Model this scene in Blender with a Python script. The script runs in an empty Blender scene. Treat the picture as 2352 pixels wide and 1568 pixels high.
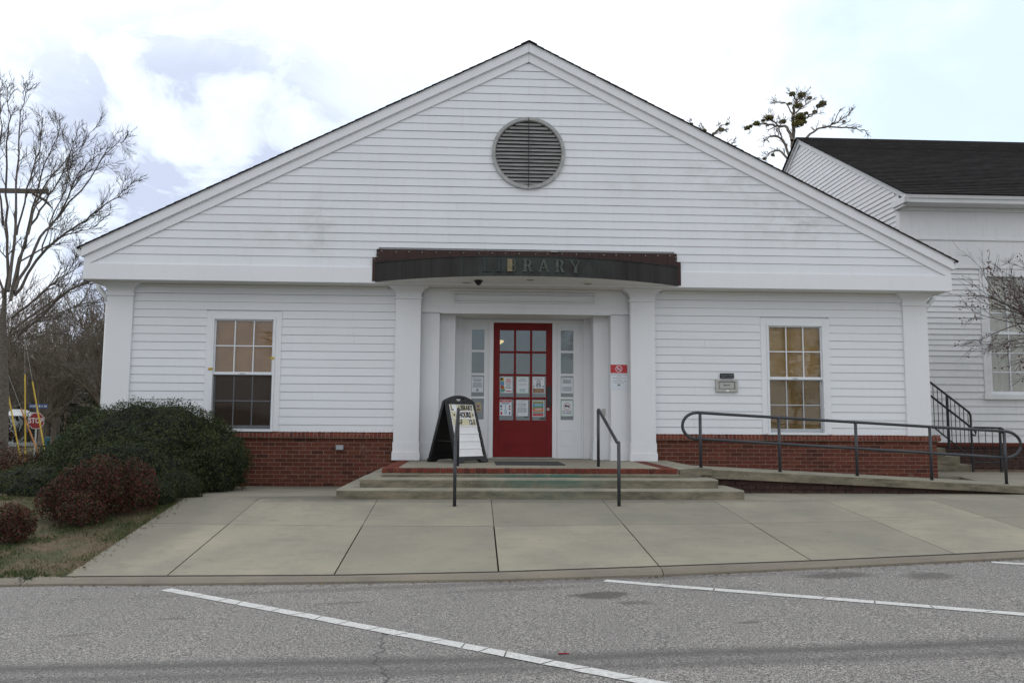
import bpy, bmesh, math, random
from mathutils import Vector, Matrix, noise
S = bpy.context.scene
COL = S.collection
R = math.radians
rnd = random.Random(11)

# ------------------------------------------------------------------ camera
cam_d = bpy.data.cameras.new('camera'); cam = bpy.data.objects.new('camera', cam_d); COL.objects.link(cam)
S.camera = cam
cam_d.sensor_width = 36; cam_d.sensor_fit = 'HORIZONTAL'; cam_d.lens = 1880/2352*36
cam_d.clip_start = .1; cam_d.clip_end = 2000
yaw, pitch, roll = R(2.6), R(5.6), R(.38)
F = Vector((math.sin(yaw)*math.cos(pitch), math.cos(yaw)*math.cos(pitch), math.sin(pitch)))
R0 = Vector((math.cos(yaw), -math.sin(yaw), 0)); U0 = R0.cross(F)
RR = R0*math.cos(roll)+U0*math.sin(roll); UU = U0*math.cos(roll)-R0*math.sin(roll)
cam.matrix_world = Matrix(((RR.x, UU.x, -F.x, 0), (RR.y, UU.y, -F.y, -14.0), (RR.z, UU.z, -F.z, 1.013), (0, 0, 0, 1)))

# ------------------------------------------------------------------ sky and sun
SUN_EL, SUN_AZ = R(48), R(-30)          # behind the library, a little to the left
w = bpy.data.worlds.new('World'); S.world = w; w.use_nodes = True
nt = w.node_tree; N = nt.nodes; L = nt.links
for n in list(N): N.remove(n)
def nn(t, **k):
    n = N.new(t)
    for a, b in k.items(): setattr(n, a, b)
    return n
out = nn('ShaderNodeOutputWorld'); bg = nn('ShaderNodeBackground'); L.new(bg.outputs[0], out.inputs[0])
bg.inputs[1].default_value = .1
sky = nn('ShaderNodeTexSky', sky_type='NISHITA'); sky.sun_disc = False
sky.sun_elevation = SUN_EL; sky.sun_rotation = SUN_AZ; sky.air_density = 1.0; sky.dust_density = 1.5; sky.ozone_density = 1.0
tc = nn('ShaderNodeTexCoord')
mp = nn('ShaderNodeMapping'); mp.inputs['Scale'].default_value = (1, 1, 1.5); L.new(tc.outputs['Generated'], mp.inputs[0])
def noise_n(vec, scale, det, rough, dist=0.0, off=(0, 0, 0)):
    m = nn('ShaderNodeMapping'); m.inputs['Location'].default_value = off; L.new(vec, m.inputs[0])
    n = nn('ShaderNodeTexNoise'); n.inputs['Scale'].default_value = scale; n.inputs['Detail'].default_value = det
    n.inputs['Roughness'].default_value = rough; n.inputs['Distortion'].default_value = dist
    L.new(m.outputs[0], n.inputs[0]); return n.outputs[0]
def ramp_n(fac, *st):
    r = nn('ShaderNodeValToRGB'); e = r.color_ramp.elements
    while len(e) < len(st): e.new(.5)
    for k, (p, c) in enumerate(st): e[k].position = p; e[k].color = c if len(c) == 4 else (*c, 1)
    L.new(fac, r.inputs[0]); return r.outputs[0]
def math_n(op, a, b=None, cl=False):
    m = nn('ShaderNodeMath', operation=op); m.use_clamp = cl
    for i, v in enumerate((a, b)):
        if v is None: continue
        if isinstance(v, (int, float)): m.inputs[i].default_value = v
        else: L.new(v, m.inputs[i])
    return m.outputs[0]
def mixc(f, a, b, bt='MIX'):
    m = nn('ShaderNodeMix', data_type='RGBA', blend_type=bt)
    for i, v in ((0, f), (6, a), (7, b)):
        if isinstance(v, (int, float)): m.inputs[i].default_value = v
        elif isinstance(v, tuple): m.inputs[i].default_value = (*v, 1) if len(v) == 3 else v
        else: L.new(v, m.inputs[i])
    return m.outputs[2]
V = mp.outputs[0]
warp = noise_n(V, 2.2, 4, .55)
# grey-blue belly of the big cumulus in the north-west, with soft noisy edges
def blob(d, r0, r1, wob):
    dv = Vector(d).normalized()
    dot = nn('ShaderNodeVectorMath', operation='DOT_PRODUCT'); L.new(tc.outputs['Generated'], dot.inputs[0]); dot.inputs[1].default_value = dv
    nv = noise_n(V, 6.5, 7, .6, .4, (3, 1, 7))
    s = math_n('ADD', dot.outputs['Value'], math_n('MULTIPLY', math_n('SUBTRACT', nv, .5), wob))
    mr = nn('ShaderNodeMapRange'); mr.interpolation_type = 'SMOOTHSTEP'
    L.new(s, mr.inputs[0]); mr.inputs[1].default_value = math.cos(R(r0)); mr.inputs[2].default_value = math.cos(R(r1)); mr.clamp = True
    return mr.outputs[0]
blue = math_n('MAXIMUM', blob((-.47, .78, .44), 19, 10, .035), blob((.60, .78, .36), 13, 4, .07))
cov = math_n('MULTIPLY', ramp_n(noise_n(V, 1.9, 8, .56, .25, (1.3, 5.1, .4)), (.33, (0, 0, 0)), (.52, (1, 1, 1))), math_n('SUBTRACT', 1, math_n('MULTIPLY', blue, .85)))
shade = ramp_n(noise_n(V, 3.1, 8, .6, .5, (7.1, 2.2, 3.4)), (.42, (0, 0, 0)), (.72, (1, 1, 1)))
grey = math_n('MAXIMUM', blob((-.31, .92, .24), 17, 8, .03), math_n('MULTIPLY', blob((-.17, .93, .31), 6, 2, .02), .8))
puff = ramp_n(noise_n(V, 5.5, 8, .62, .6, (2, 9, 4)), (.36, (.22, .22, .22)), (.50, (1, 1, 1)))
grey2 = math_n('MULTIPLY', grey, puff)
cloud = mixc(math_n('MULTIPLY', shade, .35), (11.2, 11.4, 11.8), (7.4, 8.2, 9.9))
cloud = mixc(grey2, cloud, (5.6, 6.3, 8.0))
skyb = mixc(1.0, sky.outputs[0], (1.5, 1.5, 1.5), 'MULTIPLY')
haze_blue = mixc(.75, skyb, (8.2, 9.7, 11.0))
# glow of the veiled sun behind the cloud
dot = nn('ShaderNodeVectorMath', operation='DOT_PRODUCT'); L.new(tc.outputs['Generated'], dot.inputs[0])
dot.inputs[1].default_value = (math.sin(SUN_AZ)*-math.cos(SUN_EL)*-1, math.cos(SUN_AZ)*math.cos(SUN_EL), math.sin(SUN_EL))
gl = math_n('POWER', math_n('MAXIMUM', dot.outputs['Value'], 0), 12)
full = mixc(math_n('MAXIMUM', cov, grey2), haze_blue, cloud)
full = mixc(math_n('MULTIPLY', gl, .3), full, mixc(.5, full, (14, 14, 14), 'ADD'))
# the veiled sun is behind the building: the southern half of the cloud deck is duller
mrd = nn('ShaderNodeMapRange'); mrd.interpolation_type = 'SMOOTHSTEP'; L.new(dot.outputs['Value'], mrd.inputs[0])
mrd.inputs[1].default_value = -.7; mrd.inputs[2].default_value = .62; mrd.inputs[3].default_value = .85; mrd.inputs[4].default_value = 1.06
vm = nn('ShaderNodeVectorMath', operation='SCALE'); L.new(full, vm.inputs[0]); L.new(mrd.outputs[0], vm.inputs['Scale'])
L.new(vm.outputs[0], bg.inputs[0])

sd = bpy.data.lights.new('sun', 'SUN'); sd.energy = .6; sd.angle = R(22); sd.color = (1, .95, .87)
so = bpy.data.objects.new('sun', sd); COL.objects.link(so)
sv = Vector((math.sin(SUN_AZ)*math.cos(SUN_EL), math.cos(SUN_AZ)*math.cos(SUN_EL), math.sin(SUN_EL)))
so.rotation_euler = sv.to_track_quat('Z', 'Y').to_euler(); so.location = (0, 0, 30)
S.view_settings.view_transform = 'Standard'; S.view_settings.look = 'None'
S.view_settings.exposure = .1; S.view_settings.gamma = 1; S.view_settings.use_curve_mapping = False
S.render.engine = 'CYCLES'
S.render.resolution_x = 1024; S.render.resolution_y = 682
S.cycles.max_bounces = 6; S.cycles.transparent_max_bounces = 12

# ------------------------------------------------------------------ materials
MATS = {}
class NB:
    def __init__(s, name):
        s.m = bpy.data.materials.new(name); s.m.use_nodes = True; s.t = s.m.node_tree; s.N = s.t.nodes; s.L = s.t.links
        for n in list(s.N): s.N.remove(n)
        s.out = s.N.new('ShaderNodeOutputMaterial'); s.p = s.N.new('ShaderNodeBsdfPrincipled'); s.L.new(s.p.outputs[0], s.out.inputs[0])
        s.tc = s.N.new('ShaderNodeTexCoord'); s.geo = s.N.new('ShaderNodeNewGeometry')
        MATS[name] = s.m
    def pos(s): return s.geo.outputs['Position']
    def map(s, v, scale=(1, 1, 1), loc=(0, 0, 0)):
        m = s.N.new('ShaderNodeMapping'); m.inputs['Scale'].default_value = scale; m.inputs['Location'].default_value = loc
        s.L.new(v, m.inputs[0]); return m.outputs[0]
    def noise(s, v, sc, det=4, ro=.55, dist=0):
        n = s.N.new('ShaderNodeTexNoise'); n.inputs['Scale'].default_value = sc; n.inputs['Detail'].default_value = det
        n.inputs['Roughness'].default_value = ro; n.inputs['Distortion'].default_value = dist; s.L.new(v, n.inputs[0]); return n.outputs[0]
    def vor(s, v, sc, feat='F1', out=0):
        n = s.N.new('ShaderNodeTexVoronoi'); n.feature = feat; n.inputs['Scale'].default_value = sc; s.L.new(v, n.inputs[0]); return n.outputs[out]
    def ramp(s, f, *st):
        r = s.N.new('ShaderNodeValToRGB'); e = r.color_ramp.elements
        while len(e) < len(st): e.new(.5)
        for k, (p, c) in enumerate(st):
            c = (c, c, c) if isinstance(c, (int, float)) else c
            e[k].position = p; e[k].color = (*c, 1)
        s.L.new(f, r.inputs[0]); return r.outputs[0]
    def mix(s, f, a, b, bt='MIX'):
        m = s.N.new('ShaderNodeMix'); m.data_type = 'RGBA'; m.blend_type = bt
        for i, v in ((0, f), (6, a), (7, b)):
            if isinstance(v, (int, float)): m.inputs[i].default_value = v
            elif isinstance(v, tuple): m.inputs[i].default_value = (*v, 1)
            else: s.L.new(v, m.inputs[i])
        return m.outputs[2]
    def math(s, op, a, b=None, cl=False):
        m = s.N.new('ShaderNodeMath'); m.operation = op; m.use_clamp = cl
        for i, v in enumerate((a, b)):
            if v is None: continue
            if isinstance(v, (int, float)): m.inputs[i].default_value = v
            else: s.L.new(v, m.inputs[i])
        return m.outputs[0]
    def bump(s, h, st, d=.01):
        b = s.N.new('ShaderNodeBump'); b.inputs['Strength'].default_value = st; b.inputs['Distance'].default_value = d
        s.L.new(h, b.inputs['Height']); s.L.new(b.outputs[0], s.p.inputs['Normal'])
    def col(s, c):
        if isinstance(c, tuple): s.p.inputs['Base Color'].default_value = (*c, 1)
        else: s.L.new(c, s.p.inputs['Base Color'])
    def rough(s, r):
        if isinstance(r, (int, float)): s.p.inputs['Roughness'].default_value = r
        else: s.L.new(r, s.p.inputs['Roughness'])
    def rand(s):
        oi = s.N.new('ShaderNodeObjectInfo'); a = s.math('ADD', oi.outputs['Random'], s.geo.outputs['Random Per Island']); return s.math('FRACT', a)
    def ellipse(s, cx, cy, rx, ry, soft=.5, wob=.5, ang=0, ns=6):
        m = s.N.new('ShaderNodeMapping'); m.vector_type = 'TEXTURE'
        m.inputs['Location'].default_value = (cx, cy, 0); m.inputs['Rotation'].default_value = (0, 0, ang); m.inputs['Scale'].default_value = (rx, ry, 1)
        fl = s.N.new('ShaderNodeVectorMath'); fl.operation = 'MULTIPLY'; fl.inputs[1].default_value = (1, 1, 0); s.L.new(s.pos(), fl.inputs[0])
        s.L.new(fl.outputs[0], m.inputs[0])
        ln = s.N.new('ShaderNodeVectorMath'); ln.operation = 'LENGTH'; s.L.new(m.outputs[0], ln.inputs[0])
        d = s.math('ADD', ln.outputs['Value'], s.math('MULTIPLY', s.math('SUBTRACT', s.noise(s.pos(), ns, 5, .65), .5), wob*2))
        mr = s.N.new('ShaderNodeMapRange'); mr.interpolation_type = 'SMOOTHSTEP'; s.L.new(d, mr.inputs[0])
        mr.inputs[1].default_value = 1+soft*.5; mr.inputs[2].default_value = 1-soft*.5; mr.inputs[3].default_value = 0; mr.inputs[4].default_value = 1
        return mr.outputs[0]

def simple(name, c, rough=.5, metal=0, var=.12, vs=8, bump=0):
    b = NB(name)
    n = b.noise(b.pos(), vs, 4)
    b.col(b.mix(b.ramp(n, (.3, 0.), (.75, 1.)), tuple(x*(1-var) for x in c), tuple(min(1, x*(1+var)) for x in c)))
    b.rough(rough); b.p.inputs['Metallic'].default_value = metal
    if bump: b.bump(b.noise(b.pos(), vs*8, 3), bump, .004)
    return b.m

def paint(name, base, grime=.10, streak=.07, mildew=None):
    b = NB(name); P = b.pos()
    r = b.rand()
    c = b.mix(b.math('MULTIPLY', r, .5), base, tuple(x*.95 for x in base))
    n1 = b.ramp(b.noise(P, .8, 5, .6), (.38, 0.), (.72, 1.))
    c = b.mix(b.math('MULTIPLY', n1, grime), c, (base[0]*.62, base[1]*.64, base[2]*.66))
    st = b.ramp(b.noise(b.map(P, (7, 7, .9)), 1.6, 5, .65), (.52, 0.), (.78, 1.))
    c = b.mix(b.math('MULTIPLY', st, streak), c, (.33, .31, .26))
    sp = b.ramp(b.vor(P, 7), (.0, 1.), (.05, 0.))
    c = b.mix(b.math('MULTIPLY', sp, .22), c, (.25, .24, .21))
    if mildew:
        for cx, cz, rx, rz, s in mildew:
            m = b.N.new('ShaderNodeMapping'); m.vector_type = 'TEXTURE'; m.inputs['Location'].default_value = (cx, 0, cz); m.inputs['Scale'].default_value = (rx, 1, rz)
            fl = b.N.new('ShaderNodeVectorMath'); fl.operation = 'MULTIPLY'; fl.inputs[1].default_value = (1, 0, 1); b.L.new(P, fl.inputs[0]); b.L.new(fl.outputs[0], m.inputs[0])
            ln = b.N.new('ShaderNodeVectorMath'); ln.operation = 'LENGTH'; b.L.new(m.outputs[0], ln.inputs[0])
            mk = b.ramp(ln.outputs['Value'], (.1, 1.), (1., 0.))
            nz = b.ramp(b.noise(b.map(P, (1, 1, 1.5)), 3.2, 8, .68), (.42, 0.), (.68, 1.))
            c = b.mix(b.math('MULTIPLY', b.math('MULTIPLY', mk, nz), s), c, (.30, .31, .27))
    b.col(c); b.rough(.55); b.bump(b.noise(b.map(P, (1.2, 1.2, 9)), 22, 4), .12, .003)
    return b.m
WHITE = (.75, .765, .785)
siding_m = paint('white_siding_paint', WHITE, .16, .10, mildew=[(4.6, 5.35, 1.5, .75, .5), (5.5, 4.5, 1.2, .6, .48), (-2.6, 4.3, .35, .75, .45), (2.6, 5.0, .9, .4, .2), (-3.3, 4.1, 1.2, .5, .2)])
wall_siding_m = paint('white_lower_siding_paint', WHITE, .12, .06)
trim_m = paint('white_trim_paint', (.76, .77, .785), .10, .08)
church_m = paint('old_white_church_paint', (.72, .725, .73), .22, .20, mildew=[(12, 2.6, 2.4, 1.2, .5)])
soffit_m = paint('soffit_paint', (.70, .69, .65), .1, .02)
frame_m = simple('white_window_frame', (.72, .74, .76), .4, 0, .05)

b = NB('foundation_brick'); r = b.rand()
c = b.ramp(r, (0., (.105, .034, .023)), (.35, (.130, .040, .027)), (.7, (.155, .052, .033)), (1., (.070, .027, .022)))
c = b.mix(b.ramp(b.noise(b.pos(), 30, 5, .7), (.4, 0.), (.8, .6)), c, (.05, .022, .02))
c = b.mix(b.ramp(b.noise(b.pos(), 3, 5, .7), (.6, 0.), (.75, .35)), c, (.30, .22, .19))
b.col(c); b.rough(.9); b.p.inputs['Specular IOR Level'].default_value = .12; b.bump(b.noise(b.pos(), 90, 3), .5, .004); brick_m = b.m
b = NB('orange_brick'); r = b.rand()
c = b.ramp(r, (0., (.13, .036, .026)), (.4, (.185, .055, .036)), (.75, (.15, .042, .030)), (1., (.085, .030, .026)))
c = b.mix(b.ramp(b.noise(b.pos(), 18, 5, .7), (.45, 0.), (.8, .7)), c, (.06, .03, .022))
b.col(c); b.rough(.9); b.p.inputs['Specular IOR Level'].default_value = .12; b.bump(b.noise(b.pos(), 80, 3), .5, .004); cap_m = b.m
mortar_m = simple('mortar', (.22, .14, .105), .95, 0, .2, 12, .4)
dark_brick_m = simple('dark_brick', (.050, .024, .019), .85, 0, .5, 9, .4)  # darker brick tone for the ramp skirt and the church foundation

def concrete(name, c1, c2, dark, speck=.0, stains=()):
    b = NB(name); P = b.pos()
    c = b.mix(b.ramp(b.noise(P, 1.1, 6, .62), (.34, 0.), (.66, 1.)), c1, c2)
    c = b.mix(b.ramp(b.noise(b.map(P, (1, 2.5, 1), (3, 3, 3)), 2.6, 8, .7), (.52, 0.), (.78, .55)), c, dark)
    c = b.mix(b.ramp(b.noise(P, 60, 3, .6), (.3, 0.), (.8, .35)), c, tuple(x*1.25 for x in c2))
    c = b.mix(b.ramp(b.rand(), (0., 0.), (1., .5)), c, tuple(x*.82 for x in c1))
    c = b.mix(b.ramp(b.noise(b.map(P, (1, 1, 1), (9, 2, 5)), 7, 6, .7), (.58, 0.), (.74, .45)), c, tuple(x*.6 for x in c1))
    for args, colr, amt in stains:
        c = b.mix(b.math('MULTIPLY', b.ellipse(*args), amt), c, colr)
    if speck:
        c = b.mix(b.ramp(b.vor(P, 38), (.10, speck), (.2, 0.)), c, (.42, .38, .28))
    b.col(c); b.rough(.92); b.bump(b.noise(P, 120, 4), .35, .004)
    return b.m
walk_m = concrete('sidewalk_concrete', (.202, .191, .150), (.308, .276, .208), (.112, .108, .094), stains=[((-2.0, -2.85, 1.0, .35, .9, .5), (.07, .065, .05), .6), ((-2.2, -.3, 1.6, .6, 1, .4), (.08, .07, .05), .5), ((-3.6, -4.5, .5, 1.8, .9, .5), (.12, .115, .09), .5), ((.9, -3.15, 3.3, .16, .8, .5), (.10, .10, .085), .45)])
kerb_m = concrete('kerb_concrete', (.145, .13, .105), (.21, .18, .135), (.05, .046, .04))
joint_m = simple('joint_dirt', (.028, .026, .02), 1, 0, .3)
b = NB('step_concrete'); P = b.pos()
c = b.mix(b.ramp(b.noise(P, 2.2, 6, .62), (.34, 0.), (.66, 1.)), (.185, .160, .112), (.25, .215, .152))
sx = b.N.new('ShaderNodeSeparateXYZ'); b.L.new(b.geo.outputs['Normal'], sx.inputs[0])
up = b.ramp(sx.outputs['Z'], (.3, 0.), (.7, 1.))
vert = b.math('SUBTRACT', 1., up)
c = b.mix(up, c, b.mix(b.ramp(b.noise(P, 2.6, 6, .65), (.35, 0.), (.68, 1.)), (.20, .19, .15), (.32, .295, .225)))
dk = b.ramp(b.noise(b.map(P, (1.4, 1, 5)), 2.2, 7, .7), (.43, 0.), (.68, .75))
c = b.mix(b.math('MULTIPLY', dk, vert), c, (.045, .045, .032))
# verdigris washed down from the copper canopy stays on the risers
def band(b, x0, x1, soft):
    sp = b.N.new('ShaderNodeSeparateXYZ'); b.L.new(b.pos(), sp.inputs[0])
    a = b.N.new('ShaderNodeMapRange'); a.interpolation_type = 'SMOOTHSTEP'; b.L.new(sp.outputs['X'], a.inputs[0]); a.inputs[1].default_value = x0-soft; a.inputs[2].default_value = x0+soft
    d = b.N.new('ShaderNodeMapRange'); d.interpolation_type = 'SMOOTHSTEP'; b.L.new(sp.outputs['X'], d.inputs[0]); d.inputs[1].default_value = x1+soft; d.inputs[2].default_value = x1-soft
    return b.math('MULTIPLY', a.outputs[0], d.outputs[0]), sp
m1, sp = band(b, .3, 1.7, .5); 
mz = b.N.new('ShaderNodeMapRange'); b.L.new(sp.outputs['Z'], mz.inputs[0]); mz.inputs[1].default_value = .1; mz.inputs[2].default_value = .26; mz.inputs[3].default_value = .25; mz.inputs[4].default_value = 1
vg = b.math('MULTIPLY', b.math('MULTIPLY', m1, mz.outputs[0]), b.ramp(b.noise(b.map(P, (2.2, 1, 1.2)), 2.4, 5, .6), (.30, 0.), (.50, 1.)))
c = b.mix(b.math('MULTIPLY', b.math('MULTIPLY', vg, vert), .95), c, (.060, .145, .115))
c = b.mix(b.math('MULTIPLY', b.ramp(b.vor(P, 30), (.10, 1.), (.19, 0.)), b.math('MULTIPLY', vert, b.ramp(b.noise(P, 1.3, 2), (.5, 0.), (.6, .8)))), c, (.40, .36, .25))
b.col(c); b.rough(.9); b.bump(b.noise(P, 70, 5, .65), .5, .006); step_m = b.m

b = NB('asphalt'); P = b.pos()
ag = b.mix(.38, b.noise(P, 110, 2, .7), b.noise(P, 52, 3, .8))
c = b.ramp(ag, (.39, (.030, .028, .026)), (.465, (.120, .113, .106)), (.53, (.235, .221, .206)), (.62, (.49, .465, .43)))
big = b.ramp(b.noise(P, .7, 5, .6), (.35, 0.), (.7, 1.))
c = b.mix(b.math('MULTIPLY', big, .28), c, (.115, .11, .108))
def yline(x0, y0, x1, y1, hw, soft, wob):
    L_ = math.hypot(x1-x0, y1-y0); nx, ny = -(y1-y0)/L_, (x1-x0)/L_
    d = b.N.new('ShaderNodeVectorMath'); d.operation = 'DOT_PRODUCT'; b.L.new(P, d.inputs[0]); d.inputs[1].default_value = (nx, ny, 0)
    o = b.math('SUBTRACT', d.outputs['Value'], nx*x0+ny*y0)
    o = b.math('ADD', o, b.math('MULTIPLY', b.math('SUBTRACT', b.noise(P, .8, 3), .5), wob))
    return b.ramp(b.math('ABSOLUTE', o), (hw*.4, 1.), (hw+soft, 0.))
for args, amt in (((-6, -8.72, .24, -9.02,   .05, .10, .08), .72), ((.24, -9.02, 8, -8.9, .05, .10, .08), .72), ((-6, -9.0, .23, -9.22, .04, .09, .08), .55), ((.23, -9.22, 8, -9.12, .04, .09, .08), .55)):
    x0, y0, x1, y1 = args[:4]
    ln = yline(*args)
    sp = b.N.new('ShaderNodeSeparateXYZ'); b.L.new(P, sp.inputs[0])
    side = b.math('GREATER_THAN', sp.outputs['X'], .235) if x0 > 0 else b.math('LESS_THAN', sp.outputs['X'], .2351)
    c = b.mix(b.math('MULTIPLY', b.math('MULTIPLY', ln, side), amt), c, (.06, .058, .056))
for args, amt in (((1.05, -7.32, .2, .14, .5, .3, .2, 9), .75), ((.84, -7.31, .09, .05, .5, .4, .1, 12), .6), ((1.27, -7.62, .14, .07, .7, .5, -.1, 12), .5), ((3.2, -6.76, .32, .13, .9, .5, .05, 8), .65), ((3.98, -6.88, .22, .14, .9, .5, .3, 8), .6), ((2.0, -7.2, .3, .04, .8, .5, .1, 9), .4), ((-2.2, -7.7, .12, .03, .8, .5, 0, 12), .5), ((-1.0, -7.35, .2, .04, .8, .6, 0, 12), .4), ((.4, -7.0, .6, .08, 1, .7, .1, 7), .35), ((6, -7.2, .3, .15, .9, .5, 0, 8), .5), ((.2, -6.75, 3, .08, 1, .6, .05, 5), .35), ((-2.7, -8.1, .12, .04, .7, .4, .2, 12), .4), ((1.9, -8.3, .1, .03, .7, .4, .1, 12), .6)):
    c = b.mix(b.math('MULTIPLY', b.ellipse(*args), amt), c, (.05, .043, .038))
# a hairline crack
sp = b.N.new('ShaderNodeSeparateXYZ'); b.L.new(P, sp.inputs[0])
cx = b.math('ADD', b.math('MULTIPLY', sp.outputs['Y'], -.14), -1.78)
cr = b.math('ABSOLUTE', b.math('ADD', b.math('SUBTRACT', sp.outputs['X'], cx), b.math('MULTIPLY', b.math('SUBTRACT', b.noise(P, 3.5, 5, .6), .5), .35)))
lim = b.math('MULTIPLY', b.math('GREATER_THAN', -8.2, sp.outputs['Y']), .7)
c = b.mix(b.math('MULTIPLY', b.ramp(cr, (.004, 1.), (.013, 0.)), lim), c, (.03, .03, .03))
b.col(c); b.rough(.9); b.bump(b.noise(P, 85, 3, .7), .9, .006); asphalt_m = b.m

b = NB('road_paint'); P = b.pos()
c = b.mix(b.ramp(b.noise(P, 45, 5, .7), (.42, 0.), (.72, .8)), (.56, .56, .54), (.25, .245, .24))
b.col(c); b.rough(.8); paintline_m = b.m
b = NB('lawn_soil'); P = b.pos()
c = b.mix(b.ramp(b.noise(P, 1.6, 6, .65), (.42, 0.), (.58, 1.)), (.135, .10, .06), (.04, .062, .018))
c = b.mix(b.ramp(b.noise(P, 40, 4, .7), (.4, 0.), (.7, .7)), c, (.17, .125, .08))
b.col(c); b.rough(1); b.bump(b.noise(P, 60, 4, .7), 1, .02); soil_m = b.m

def leafmat(name, cols, rough=.55, tr=.15):
    b = NB(name)
    r = b.geo.outputs['Random Per Island']
    c = b.ramp(r, *[(i/(len(cols)-1), q) for i, q in enumerate(cols)])
    c = b.mix(b.ramp(b.noise(b.pos(), 2.2, 4), (.35, 0.), (.7, .45)), c, tuple(x*.55 for x in cols[0]))
    b.col(c); b.rough(.75); b.p.inputs['Specular IOR Level'].default_value = .12
    return b.m
box_m = leafmat('dark_green_leaves', [(.016, .026, .011), (.034, .048, .019), (.055, .070, .028), (.10, .11, .048)])
box2_m = leafmat('olive_green_leaves', [(.014, .025, .011), (.030, .045, .018), (.045, .065, .024), (.10, .11, .04)])
nand_m = leafmat('red_green_leaves', [(.035, .014, .014), (.095, .020, .022), (.035, .055, .020), (.050, .026, .018), (.17, .045, .035), (.045, .065, .026), (.12, .045, .045)])
grass_m = leafmat('grass_blades', [(.17, .125, .075), (.20, .155, .09), (.055, .085, .03), (.13, .105, .06), (.05, .095, .03)])
mist_m = leafmat('mistletoe_leaves', [(.10, .105, .03), (.17, .15, .05), (.23, .18, .08)])
bark_m = simple('grey_bark', (.115, .098, .082), .95, 0, .4, 14, .6)
bark2_m = simple('brown_bark', (.13, .098, .07), .95, 0, .3, 5, .4)
bark3_m = simple('warm_bark', (.155, .128, .098), .95, 0, .3, 5, .4)
pod_m = simple('seed_pods', (.10, .035, .022), .8, 0, .4, 30)
rail_m = simple('dark_grey_rail_paint', (.032, .034, .040), .38, 0, .2, 18, .15)
black_m = simple('black_iron', (.010, .011, .013), .45, 0, .2, 10)
plastic_m = simple('black_plastic', (.009, .009, .010), .38, 0, .2, 10)

b = NB('red_door_paint'); P = b.pos()
c = b.mix(b.ramp(b.noise(P, 3, 5, .6), (.35, 0.), (.7, 1.)), (.185, .010, .010), (.145, .009, .009))
b.col(c); b.rough(.5); b.p.inputs['Specular IOR Level'].default_value = .22; red_m = b.m

b = NB('weathered_copper'); P = b.pos()
c = b.ramp(b.noise(b.map(P, (5, 5, .25)), 1.6, 6, .65), (.33, (.008, .006, .006)), (.5, (.016, .012, .010)), (.62, (.020, .018, .016)), (.75, (.020, .028, .025)))
mC, _ = band(b, -.1, 2.1, .35)
c = b.mix(b.math('MULTIPLY', mC, b.ramp(b.noise(P, 4.5, 5, .6), (.38, 0.), (.6, .75))), c, (.034, .048, .042))
b.col(c); b.rough(.5); b.p.inputs['Specular IOR Level'].default_value = .3; b.bump(b.noise(P, 5, 3), .2, .02); copper_m = b.m
b = NB('copper_flashing'); P = b.pos()
c = b.ramp(b.noise(b.map(P, (9, 9, .4)), 2.0, 6, .7), (.3, (.014, .008, .010)), (.45, (.030, .012, .011)), (.6, (.055, .024, .016)), (.75, (.022, .016, .030)))
b.col(c); b.rough(.55); b.p.inputs['Specular IOR Level'].default_value = .3; flash_m = b.m
letter_m = simple('verdigris_letters', (.064, .080, .064), .7, 0, .5, 10)
letter_dim_m = simple('tarnished_letters', (.022, .030, .027), .7, 0, .3, 12)
letter_tan_m = simple('tan_letter', (.20, .16, .085), .6, 0, .3, 12)

b = NB('roof_shingles'); P = b.pos()
c = b.ramp(b.noise(b.map(P, (3.2, 9, 9)), 1.2, 3, .6), (.3, (.010, .009, .009)), (.5, (.019, .017, .017)), (.7, (.036, .032, .031)))
c = b.mix(b.ramp(b.noise(P, 90, 2), (.35, 0.), (.75, .5)), c, (.012, .011, .011))
b.col(c); b.rough(.95); b.p.inputs['Specular IOR Level'].default_value = .12; b.bump(b.noise(P, 60, 3), .6, .006); shingle_m = b.m

def glassmat(name, tint, refl):
    b = NB(name); b.N.remove(b.p)
    t = b.N.new('ShaderNodeBsdfTransparent'); t.inputs[0].default_value = (*tint, 1)
    g = b.N.new('ShaderNodeBsdfGlossy'); g.inputs['Roughness'].default_value = .015; g.inputs[0].default_value = (.95, .97, 1, 1)
    bp = b.N.new('ShaderNodeBump'); bp.inputs['Strength'].default_value = .12; bp.inputs['Distance'].default_value = .01
    b.L.new(b.noise(b.map(b.pos(), (1.5, 1, 3.5)), 1.6, 2), bp.inputs['Height']); b.L.new(bp.outputs[0], g.inputs['Normal'])
    fr = b.N.new('ShaderNodeFresnel'); fr.inputs[0].default_value = 1.5
    f = b.math('ADD', b.math('MULTIPLY', fr.outputs[0], refl), .0)
    mx = b.N.new('ShaderNodeMixShader'); b.L.new(f, mx.inputs[0]); b.L.new(t.outputs[0], mx.inputs[1]); b.L.new(g.outputs[0], mx.inputs[2])
    b.L.new(mx.outputs[0], b.out.inputs[0]); return b.m
glass_m = glassmat('window_glass', (.93, .93, .91), 1.15)
door_glass_m = glassmat('door_glass', (.85, .88, .86), 2.1)
def screenmat(name, f):
  b = NB(name); b.N.remove(b.p)
  t = b.N.new('ShaderNodeBsdfTransparent'); t.inputs[0].default_value = (1, 1, 1, 1)
  d = b.N.new('ShaderNodeBsdfDiffuse'); d.inputs[0].default_value = (.03, .032, .035, 1)
  mx = b.N.new('ShaderNodeMixShader'); mx.inputs[0].default_value = f; b.L.new(t.outputs[0], mx.inputs[1]); b.L.new(d.outputs[0], mx.inputs[2]); b.L.new(mx.outputs[0], b.out.inputs[0]); return b.m
screen_m = screenmat('insect_screen', .12); screen_m2 = screenmat('dense_insect_screen', .36)
blind_tan = simple('tan_blind', (.50, .25, .06), .8, 0, .15, 4)
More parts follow.
